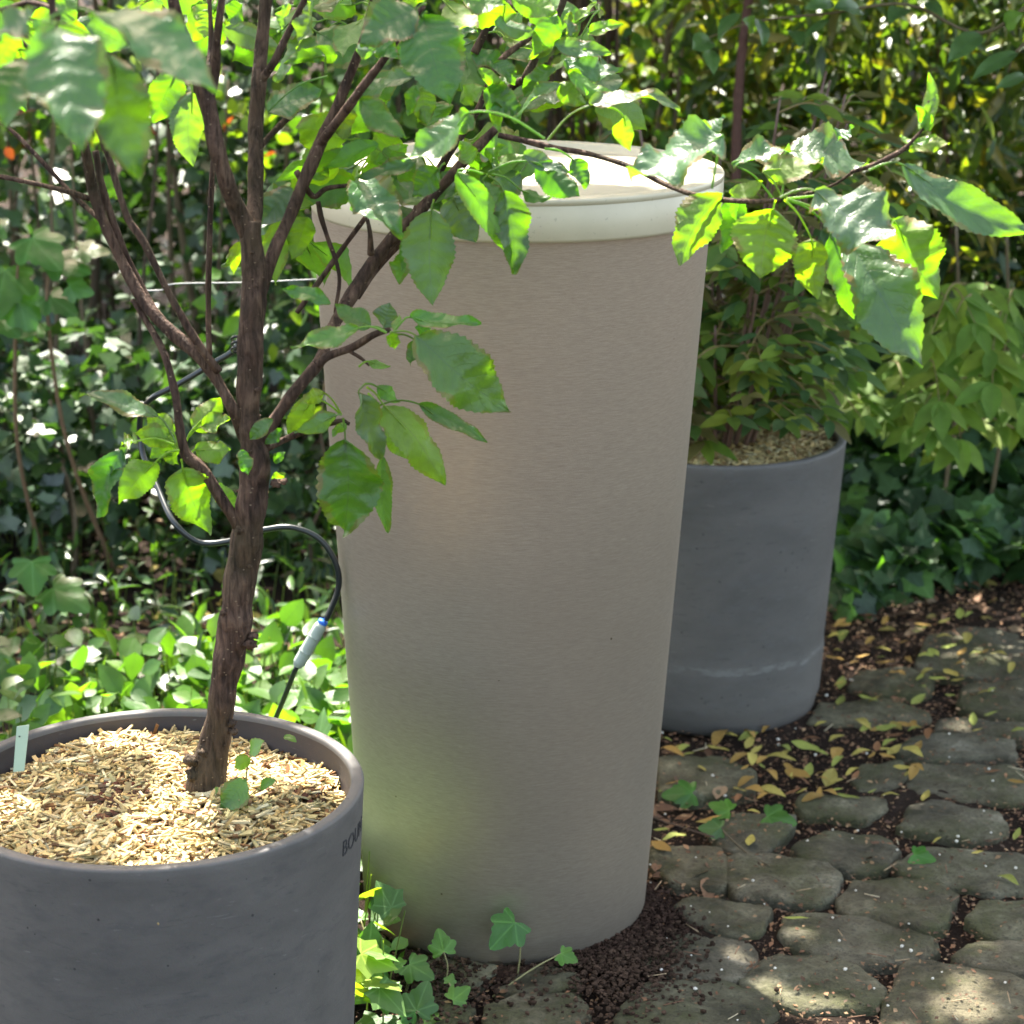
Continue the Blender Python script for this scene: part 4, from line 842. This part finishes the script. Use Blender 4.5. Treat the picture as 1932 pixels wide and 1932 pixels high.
# ------------------------------------------------------------------ background plants
def stems(n,xr,yr,h,r,parent,name='stem',cols=((.10,.07,.045),(.15,.11,.07),(.07,.05,.035)),lean=.12,z0=0,lump=.08):
    mb=MB()
    for _ in range(n):
        x,y=random.uniform(*xr),random.uniform(*yr); p=[]; a=random.uniform(-lean,lean); b=random.uniform(-lean,lean); hh=h*random.uniform(.7,1.1)
        for k in range(5): t=k/4; p.append((x+a*t*hh+random.uniform(-.015,.015),y+b*t*hh+random.uniform(-.015,.015),z0+hh*t))
        rr=random.uniform(*r); tube(mb,p,[rr,rr*.9,rr*.8,rr*.65,rr*.45],7,4,lump,c=random.choice(cols))
    return mb.build(name,M_twig,parent)
def clumps(nc,xr,yr,zr,rad,per,top=None):
    """clump-wise random points: returns positions and outward directions"""
    P_=[];D_=[]
    for _ in range(nc):
        c0=np.array([rng.uniform(*xr),rng.uniform(*yr),rng.uniform(*zr)]); k=int(per*rng.uniform(.5,1.5)); d=nrm(rng.normal(size=(k,3))); r_=rad*rng.uniform(.6,1.3)*rng.uniform(.5,1,(k,1))**.5
        P_.append(c0+d*r_*np.array([1,1,.75])); D_.append(d)
    return np.concatenate(P_),np.concatenate(D_)
def foliage(name,tpl,mat,parent,pos,out,size,cols,up=.6,droop=-.15,var=.25):
    m=len(pos); ok=pos[:,2]>.01; pos,out=pos[ok],out[ok]; m=len(pos); ax=nrm(out*.7+rng.normal(size=(m,3))*.6+np.array([0,0,droop])); nn=nrm(rng.normal(size=(m,3))*.55+np.array([0,-.25,up])+out*.3)
    mb=MB(); scatter(mb,tpl,pos,ax,nn,rng.uniform(size[0],size[1],m),pick(m,cols,var)); return mb.build(name,mat,parent)
ovalT=tpl_oval(); lanceT=tpl_lance(5,.13,.22,.05); 
# far hedge
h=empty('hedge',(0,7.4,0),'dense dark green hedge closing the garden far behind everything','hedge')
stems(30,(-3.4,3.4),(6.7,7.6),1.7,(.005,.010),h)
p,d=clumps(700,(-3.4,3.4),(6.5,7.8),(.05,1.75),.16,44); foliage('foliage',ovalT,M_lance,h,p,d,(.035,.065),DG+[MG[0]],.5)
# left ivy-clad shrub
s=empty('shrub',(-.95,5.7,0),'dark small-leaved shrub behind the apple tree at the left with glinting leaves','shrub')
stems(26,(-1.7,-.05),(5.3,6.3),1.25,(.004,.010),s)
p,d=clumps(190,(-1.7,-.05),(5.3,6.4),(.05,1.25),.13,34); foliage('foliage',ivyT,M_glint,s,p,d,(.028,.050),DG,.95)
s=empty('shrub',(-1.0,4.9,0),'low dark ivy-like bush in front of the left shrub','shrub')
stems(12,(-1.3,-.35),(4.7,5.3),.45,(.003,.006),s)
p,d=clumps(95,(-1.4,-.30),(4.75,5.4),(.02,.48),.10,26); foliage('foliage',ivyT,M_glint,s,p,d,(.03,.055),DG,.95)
s=empty('shrub',(-.25,5.2,0),'light green bush behind the trunk and left edge of the barrel','shrub')
stems(10,(-.5,.1),(5.0,5.6),1.0,(.004,.008),s)
p,d=clumps(50,(-.5,.12),(4.9,5.6),(.1,1.15),.12,26); foliage('foliage',ovalT,M_lance,s,p,d,(.035,.06),MG+YG[:1],.6)
# lobed leaves at the left edge
s=empty('shrub',P(60,640,4.5),'shrub with big lobed mid-green leaves at the left edge','shrub'); mb=MB()
for (x,y,sz,a,t) in ((60,450,95,-60,45),(10,510,110,-100,35),(100,490,80,-20,55),(150,470,60,20,60),(35,560,90,-80,15),(95,560,70,-50,50),(5,430,60,200,50),(70,610,60,-110,60),(130,540,50,-10,20),(-10,590,80,-60,50),(20,1240,120,-150,50),(60,1250,110,-20,55),(100,1110,90,-40,45),(60,1060,80,-90,40)):
    ivy_leaf(mb,x,y,4.5 if y<800 else 4.1,sz,a,t,(.05,.125,.028)); 
mb.build('foliage',M_ivy,s); mb=MB()
for x in (15,75): tube(mb,[G(x*2.2+60,1100),P(x*1.6+10,850,4.6),P(x+15,600,4.5),P(x+20,480,4.5)],[.005,.004,.0035,.002],7,5,.05,c=(.16,.10,.06))
mb.build('stem',M_twig,s)
# flowers / red-yellow young leaves upper left
s=empty('shrub',(-1.2,5.4,0),'shrub with reddish and yellow young leaves at the upper left','shrub')
stems(8,(-1.4,-.8),(5.2,5.5),1.2,(.004,.007),s)
p,d=clumps(26,(-1.4,-.55),(5.0,5.4),(.85,1.3),.09,24); foliage('foliage',ovalT,M_lance,s,p,d,(.025,.045),YG+[(.13,.2,.02),(.10,.16,.02)]*5+[(.16,.03,.025)],.6)
# middle bare stems thicket
s=empty('thicket',(.35,5.6,0),'thicket of bare brown upright stems behind the barrel lid','thicket')
stems(60,(-.15,.36),(5.3,6.1),1.5,(.004,.011),s,lean=.1,cols=((.09,.06,.04),(.14,.095,.06),(.06,.042,.03),(.2,.15,.1)))
p,d=clumps(24,(-.1,.6),(5.2,5.9),(.75,1.3),.09,24); foliage('foliage',ovalT,M_lance,s,p,d,(.03,.05),YG+MG,.6)
# right arching shrub
def arching(name,label,xr,yr,zr,nc,per,size,cols,nst,rad=.14,tpl=lanceT,droop=-.2,sh=1.3):
    s=empty(name,((xr[0]+xr[1])/2,(yr[0]+yr[1])/2,0),label,'shrub'); stems(nst,xr,yr,sh,(.005,.012),s,cols=((.07,.04,.03),(.10,.06,.04)))
    p,d=clumps(nc,xr,yr,zr,rad,per); foliage('foliage',tpl,M_lance,s,p,d,size,cols,.7,droop); return s
arching('shrub','tall shrub with drooping narrow olive-yellow leaves filling the upper right',(.42,1.75),(5.0,6.1),(.55,1.35),260,36,(.05,.09),OL+OL+YG[:2]+[(.13,.11,.02)],6,.15)
arching('shrub','shady olive shrub behind the far pot below the yellow shrub',(.55,1.75),(5.1,5.9),(.15,.65),130,30,(.05,.08),OL[2:]+DG,4,.13)
arching('shrub','bright yellow-green shrub directly behind the lid right of the thicket',(.28,.8),(5.7,6.3),(.6,1.25),40,30,(.035,.06),YG,6,.12,tpl=ovalT,droop=-.1)
# nearer leaves, top right corner
s=empty('shrub',P(1800,100,4.0),'overhanging twigs with broad mid-green leaves in the top right corner','shrub'); mb=MB()
for b,t,w_ in (((1740,160),(1585,290),110),((1900,240),(1690,370),90),((1932,340),(1800,410),70),((1400,40),(1320,110),90),((1200,60),(1060,40),100),((1060,10),(930,40),80),((720,90),(740,215),90),((700,130),(650,90),80),((500,180),(420,230),110),((500,220),(515,345),90),((870,140),(910,215),80),((1040,90),(930,180),60),((1850,120),(1932,60),90),((1500,10),(1560,80),80),((640,60),(540,190),70)):
    hero_leaf(mb,P(*Z3(*b),4.1),P(*Z3(*t),4.05),pxm(w_*.4141,4.1),random.uniform(20,50),.08,.2,.04,(.065,.125,.04),nu=3,nv=10,serr=.02)
mb.build('foliage',M_lance,s); mb=MB()
tube(mb,[P(*Z3(2050,-60),4.1),P(*Z3(1740,150),4.1),P(*Z3(1400,20),4.1),P(*Z3(1050,60),4.1),P(*Z3(700,100),4.15),P(*Z3(500,170),4.2)],[.004,.003,.003,.0025,.002,.0015],6,6,.05,c=(.10,.08,.04)); tube(mb,[P(*Z3(2050,100),4.1),P(*Z3(1900,230),4.1),P(*Z3(1860,330),4.1)],[.003,.002,.0015],6,4,c=(.1,.08,.04)); mb.build('stem',M_twig,s)
mb=MB(); tube(mb,[G(1395,1150),P(1395,760,5.0),P(1388,400,5.0),P(1395,150,5.0),P(1420,-60,5.0)],[.013,.012,.011,.010,.009],9,8,.12,c=(.09,.045,.035)); o=mb.build('stem',M_twig)
e=empty('shrub',G(1395,1100),'single dark reddish stem rising behind the right side of the lid','shrub'); o.parent=e; o.matrix_parent_inverse=Matrix.Translation(e.location).inverted()
# nandina: sprays of paired pointed leaflets
def spray(mb,ms,base,tip,n,ls,cols,hang=.4):
    base=np.array(base);tip=np.array(tip); mid=(base+tip)/2+np.array([0,0,.18*np.linalg.norm(tip-base)]); sp=spline([base,mid,tip],max(3,n)); tube(ms,[base,mid,tip],[.0022,.0016,.0008],6,5,c=(.16,.12,.04),cap=False)
    dirn=unit(tip-base); side=unit(np.cross(dirn,[0,0,1])); pos=[];ax=[];nn=[]
    idx=np.linspace(2,len(sp)-1,n).astype(int)
    for k in idx:
        for sgn in (-1,1):
            q=sp[k]; d=unit(dirn*.6+side*sgn*.8+np.array([0,0,-hang])+rng.normal(0,.15,3)); pos.append(q); ax.append(d); nn.append([rng.normal(0,.25),-.45+rng.normal(0,.25),1])
    pos.append(sp[-1]); ax.append(unit(dirn+np.array([0,0,-hang]))); nn.append([0,-.4,1])
    m=len(pos); scatter(mb,tpl_lance(6,.20,.12,.05),np.array(pos),np.array(ax),np.array(nn,float),rng.uniform(ls*.8,ls*1.2,m),pick(m,cols,.15))
s=empty('nandina_shrub',(RX,RY,RH-.03),'bushy shrub with green and reddish pointed leaflets growing in the far pot','shrub')
fm=MB(); sm=MB()
for _ in range(22):
    a=random.uniform(0,6.28); r_=random.uniform(0,.06); x,y=RX+r_*math.cos(a),RY+r_*math.sin(a); hh=random.uniform(.15,.62); lx=math.cos(a)*hh*.28; ly=math.sin(a)*hh*.28
    base=np.array([x,y,RH-.04]); topp=np.array([x+lx,y+ly,RH+hh]); tube(sm,[base,(base+topp)/2+[lx*.1,ly*.1,.02],topp],[.004,.0032,.002],7,5,.06,c=(.12,.07,.05))
    for k in range(8):
        t=random.uniform(.25,1); q=base+(topp-base)*t; b=random.uniform(0,6.28); l=random.uniform(.08,.17); spray(fm,sm,q,q+np.array([math.cos(b)*l,math.sin(b)*l,random.uniform(-.06,.05)]),3,random.uniform(.04,.06),[(.07,.13,.03),(.10,.17,.025),(.05,.10,.035),(.13,.19,.025),(.10,.09,.03)],.25)
for _ in range(26):
    a=random.uniform(2.4,7.0); q=np.array([RX+.08*math.cos(a),RY+.08*math.sin(a),RH+random.uniform(.02,.16)]); l=random.uniform(.08,.15); spray(fm,sm,q,q+np.array([math.cos(a)*l,math.sin(a)*l,random.uniform(-.02,.04)]),3,random.uniform(.045,.06),[(.08,.13,.02),(.14,.17,.02),(.06,.10,.035)])
fm.build('foliage',M_nand,s); sm.build('stem',M_stem,s)
s=empty('nandina_shrub',(1.15,4.75,0),'spreading shrub with drooping light yellow-green leaflets right of the far pot','shrub')
fm=MB(); sm=MB()
for x0 in (.9,1.0,1.1,1.2,1.3): tube(sm,[(x0,4.95,0),(x0+.02,4.9,.4),(x0-.02,4.8,.75)],[.005,.004,.003],7,5,.06,c=(.12,.09,.05))
for _ in range(40):
    px_,py_=random.uniform(1590,1990),random.uniform(560,830); Y=random.uniform(4.35,4.85); t=P(px_,py_,Y); b=t+np.array([random.uniform(-.12,.18),random.uniform(.06,.2),random.uniform(-.02,.06)])
    spray(fm,sm,b,t,3,random.uniform(.06,.085),[(.13,.21,.028),(.16,.22,.03),(.10,.18,.03)],.45)
fm.build('foliage',M_nand,s); sm.build('stem',M_stem,s)
# ground ivy right, and low plants left
mb=MB(); m=4200; xs=rng.uniform(.66,1.75,m); ys=rng.uniform(4.5,5.9,m); ok=(ys>4.5+.22*np.abs(np.sin(xs*5))+np.maximum(0,xs-.95)*.45) ; xs,ys=xs[ok],ys[ok]; m=len(xs)
scatter(mb,ivyT,np.stack([xs,ys,rng.uniform(.01,1,m)*np.clip((ys-4.4)*.35,.03,.36)],1),rdir(m,-.2),np.stack([rng.normal(0,.35,m),rng.normal(-.3,.35,m),np.ones(m)],1),rng.uniform(.04,.075,m),pick(m,DG+[MG[2],MG[0]],.25))
o=mb.build('ground_ivy',M_ivy); tag(o,'dark green ground ivy spreading behind the cobbles at the right','ground cover',kind='stuff')
def lowplants(name,label,xr,yr,zr,n,size,cols,tpl,mat,w=.5):
    mb=MB(); xs=rng.uniform(*xr,n); ys=rng.uniform(*yr,n); ok=~((np.hypot(xs-BX,ys-BY)<.26)|(np.hypot(xs-LX,ys-LY)<.26)); xs,ys=xs[ok],ys[ok]; m=len(xs)
    scatter(mb,tpl,np.stack([xs,ys,rng.uniform(zr[0],zr[1],m)],1),rdir(m,.1),np.stack([rng.normal(0,.4,m),rng.normal(-.2,.4,m),np.ones(m)],1),rng.uniform(*size,m),pick(m,cols,.25))
    k=m//4; st=MB()
    for i in range(k):
        x,y=random.uniform(*xr),random.uniform(*yr)
        if math.hypot(x-BX,y-BY)<.22 or math.hypot(x-LX,y-LY)<.25: continue
        tube(mb,[(x,y,0),(x+random.uniform(-.03,.03),y+random.uniform(-.03,.03),zr[1]*random.uniform(.6,1))],[.0014,.0009],5,3,c=(.12,.16,.04),cap=False)
    o=mb.build(name,mat); tag(o,label,'ground cover',kind='stuff'); return o
lowplants('ground_cover','bright sunlit leafy ground cover behind the left pot rim',(-.85,-.14),(3.0,4.15),(.01,.16),1500,(.03,.065),MG+[(.09,.17,.03)],ovalT,M_lance)
lowplants('ground_ivy','ivy ground cover between the left pot and the barrel',(-.48,-.16),(2.8,3.7),(.01,.15),620,(.03,.06),MG+YG[:3],ivyT,M_ivy)
lowplants('ground_cover','loose mid-green seedlings in the litter at the left',(-1.15,-.3),(4.0,5.1),(.01,.12),900,(.03,.065),MG+DG,lanceT,M_lance)

# ------------------------------------------------------------------ unseen shade tree put in above the frame, crown shaped to dapple the sun
LIT=[]   # (ground-projected x, y, radius, chance a leaf there is removed)
def lit(px,py,r,prob,z=None,Y=None):
    q=G(px,py,z) if Y is None else P(px,py,Y); q=q-SUN*(q[2]/SUN[2]); LIT.append((q[0],q[1],r,prob))
for x in (640,760,880,1000,1120,1240,1340): lit(x,315,.12,.88,z=1.08)
for x,y in ((1250,300),(1400,400),(1550,330),(1650,450),(1700,600),(1750,250),(1850,350)): lit(x,y,.10,.98,Y=2.45)
for x,y in ((300,870),(360,930),(250,820),(400,790)): lit(x,y,.06,.95,Y=2.53)
for x,y in ((330,420),(480,300),(600,200),(560,450),(700,300),(650,550),(800,150),(900,250),(1000,130),(1120,130),(1050,60)): lit(x,y,.07,.7,Y=2.6)
for x,y,r in ((345,1515,.034),(310,1560,.03),(330,1590,.026),(290,1590,.02),(480,1440,.025),(560,1440,.032),(600,1450,.022),(250,1415,.02),(10,1510,.02),(450,1500,.02),(350,1450,.02)): lit(x,y,r,.985,z=.48)
for a_ in ((-.25,3.0,.2),(-.3,3.3,.25),(-.2,3.65,.25),(-.45,3.7,.25),(-.24,3.1,.16),(-.22,2.85,.12),(-.33,3.5,.2)): LIT.append((a_[0],a_[1],a_[2],.98))
for x,y,r in ((690,1425,.03),(240,1345,.03),(160,1370,.03)): lit(x,y,r,.95,z=.5)
for x,y in ((560,1150),(600,1250),(520,1250),(620,1330),(480,1330),(640,1180),(590,1050),(350,1330)): lit(x,y,.2,.97,z=.06)
for x,y in ((690,1700),(690,1850),(680,1790),(660,1500),(670,1600)): lit(x,y,.08,.97,z=.05)
for x,y,r in ((1305,1810,.008),(1400,1790,.004),(1450,1850,.010),(1500,1880,.006),(1560,1890,.014),(1590,1925,.012),(1830,1850,.012),(1790,1880,.006),(1680,1925,.008),(1850,1890,.004)): lit(x,y,r,.97,z=.02)
for x,y in ((1250,60),(1180,150),(1300,20),(1150,80)): lit(x,y,.2,.9,Y=5.9)
for x,y in ((60,250),(150,350),(300,420),(100,800),(300,1000),(200,950),(350,1080),(420,600),(560,500),(60,700)): lit(x,y,.22,.75,Y=5.2)
for x,y in ((1500,100),(1700,220),(1850,40),(1750,700),(1850,640),(1600,20)): lit(x,y,.2,.6,Y=5.0)
rl=random.Random(11)
for _ in range(85): lit(rl.uniform(-20,620),rl.uniform(150,1120),rl.uniform(.03,.10),.97,Y=rl.uniform(4.9,5.6))
for _ in range(16): lit(rl.uniform(1150,1932),rl.uniform(0,520),rl.uniform(.03,.08),.95,Y=rl.uniform(5.0,5.6))
for _ in range(14): lit(rl.uniform(1600,1932),rl.uniform(560,1000),rl.uniform(.03,.06),.9,Y=4.7)
for _ in range(9): lit(rl.uniform(1150,1932),rl.uniform(1250,1932),rl.uniform(.002,.012),.95,z=.01)
for _ in range(26): lit(rl.uniform(0,640),rl.uniform(1130,1330),rl.uniform(.04,.09),.97,z=.08)
shade=empty('unseen_shade_tree',(-2.6,7.2,0),'large unseen tree added overhead, its leafy crown shaped to dapple the sun','tree')
mb=MB(); tube(mb,[(-2.6,7.2,-.02),(-2.55,7.15,1.2),(-2.3,6.9,2.4),(-1.6,6.5,2.8)],[.16,.13,.11,.08],14,8,.06,c=(.1,.07,.05))
for q in ([(-2.3,6.9,2.4),(-1.0,6.2,2.9),(.6,5.6,3.1),(1.8,5.2,3.1)],[(-1.6,6.5,2.8),(-1.7,5.6,2.9),(-1.75,4.9,2.8)],[(-2.4,7,2.1),(-2.4,5.8,2.7),(-1.8,4.4,2.9)],[(-1.0,6.2,2.9),(.8,7.0,3.1),(2.2,7.2,3.1)]): tube(mb,q,[.07,.05,.035,.02][:len(q)],10,6,.05,c=(.1,.07,.05))
mb.build('trunk',M_twig,shade)
m=280000; gx_=rng.uniform(-2.6,2.6,m); gy_=rng.uniform(1.9,8.4,m); hh=rng.uniform(2.1,3.4,m); gx_[-70000:]=rng.uniform(.08,1.8,70000); gy_[-70000:]=rng.uniform(2.4,6.4,70000)
cl=np.array([mn.noise(Vector((a*1.7,b*1.7,c*1.2))) for a,b,c in zip(gx_,gy_,hh)]); keepm=rng.uniform(size=m)<np.where(((gx_>.02)&(gy_<5.2))|((gx_<.1)&(gy_>4.3)),.95,np.clip(.75+cl*.8,.3,1))
for (x,y,r,pr_) in LIT:
    d2=np.hypot(gx_-x,gy_-y); keepm&=~((d2<r+.026)&(rng.uniform(size=m)<pr_))
ex=[]  # extra crown leaves added along the sun rays to shade chosen spots
for y_ in (460,520,590):
    q=P(60,y_,4.5); q=q-SUN*(q[2]/SUN[2])
    for _ in range(200): a=random.random()*6.28; d=.2*math.sqrt(random.random()); ex.append((q[0]+d*math.cos(a),q[1]+d*math.sin(a),random.uniform(2.1,3.0)))
for x,y,Y,r_,n_ in ((110,120,1.85,.06,90),(150,220,1.85,.05,80),(270,60,1.85,.06,90),(220,200,1.9,.05,80),(20,120,1.9,.05,60),(870,640,2.46,.05,70),(740,700,2.5,.06,90),(660,900,2.5,.05,60),(620,620,2.5,.05,50),(820,100,2.45,.05,60),(740,40,2.45,.05,60),(820,480,2.5,.05,60)):
    q=P(x,y,Y); q=q-SUN*(q[2]/SUN[2])
    for _ in range(n_): a=random.random()*6.28; d=r_*math.sqrt(random.random())*1.3; ex.append((q[0]+d*math.cos(a),q[1]+d*math.sin(a),random.uniform(2.1,3.0)))
for q in (G(200,1480,.48),G(100,1530,.48),G(230,1600,.48),G(450,1450,.48),G(560,1500,.48)):
    q=q-SUN*(q[2]/SUN[2])
    for _ in range(260):
        a=random.random()*6.28; d=.17*math.sqrt(random.random()); e_=(q[0]+d*math.cos(a),q[1]+d*math.sin(a),random.uniform(2.1,3.0))
        if all(math.hypot(e_[0]-l_[0],e_[1]-l_[1])>l_[2]+.03 for l_ in LIT if l_[3]==.985): ex.append(e_)
ex=np.array(ex); gx_,gy_,hh=np.r_[gx_,ex[:,0]],np.r_[gy_,ex[:,1]],np.r_[hh,ex[:,2]]; keepm=np.r_[keepm,np.ones(len(ex),bool)]
gx_,gy_,hh=gx_[keepm],gy_[keepm],hh[keepm]; m=len(gx_)
pos=np.stack([gx_,gy_,np.zeros(m)],1)+SUN[None,:]*(hh/SUN[2])[:,None]; cax=rdir(m,-.3); csz=rng.uniform(.038,.065,m); pos=pos-cax*csz[:,None]*.5
mb=MB(); scatter(mb,tpl_lance(2,.30,.1,.06),pos,cax,np.stack([rng.normal(0,.5,m),rng.normal(0,.5,m),np.ones(m)],1),csz,pick(m,MG,.2)); mb.build('crown',M_canopy,shade)
print('canopy leaves',m,'stones',len(stones))
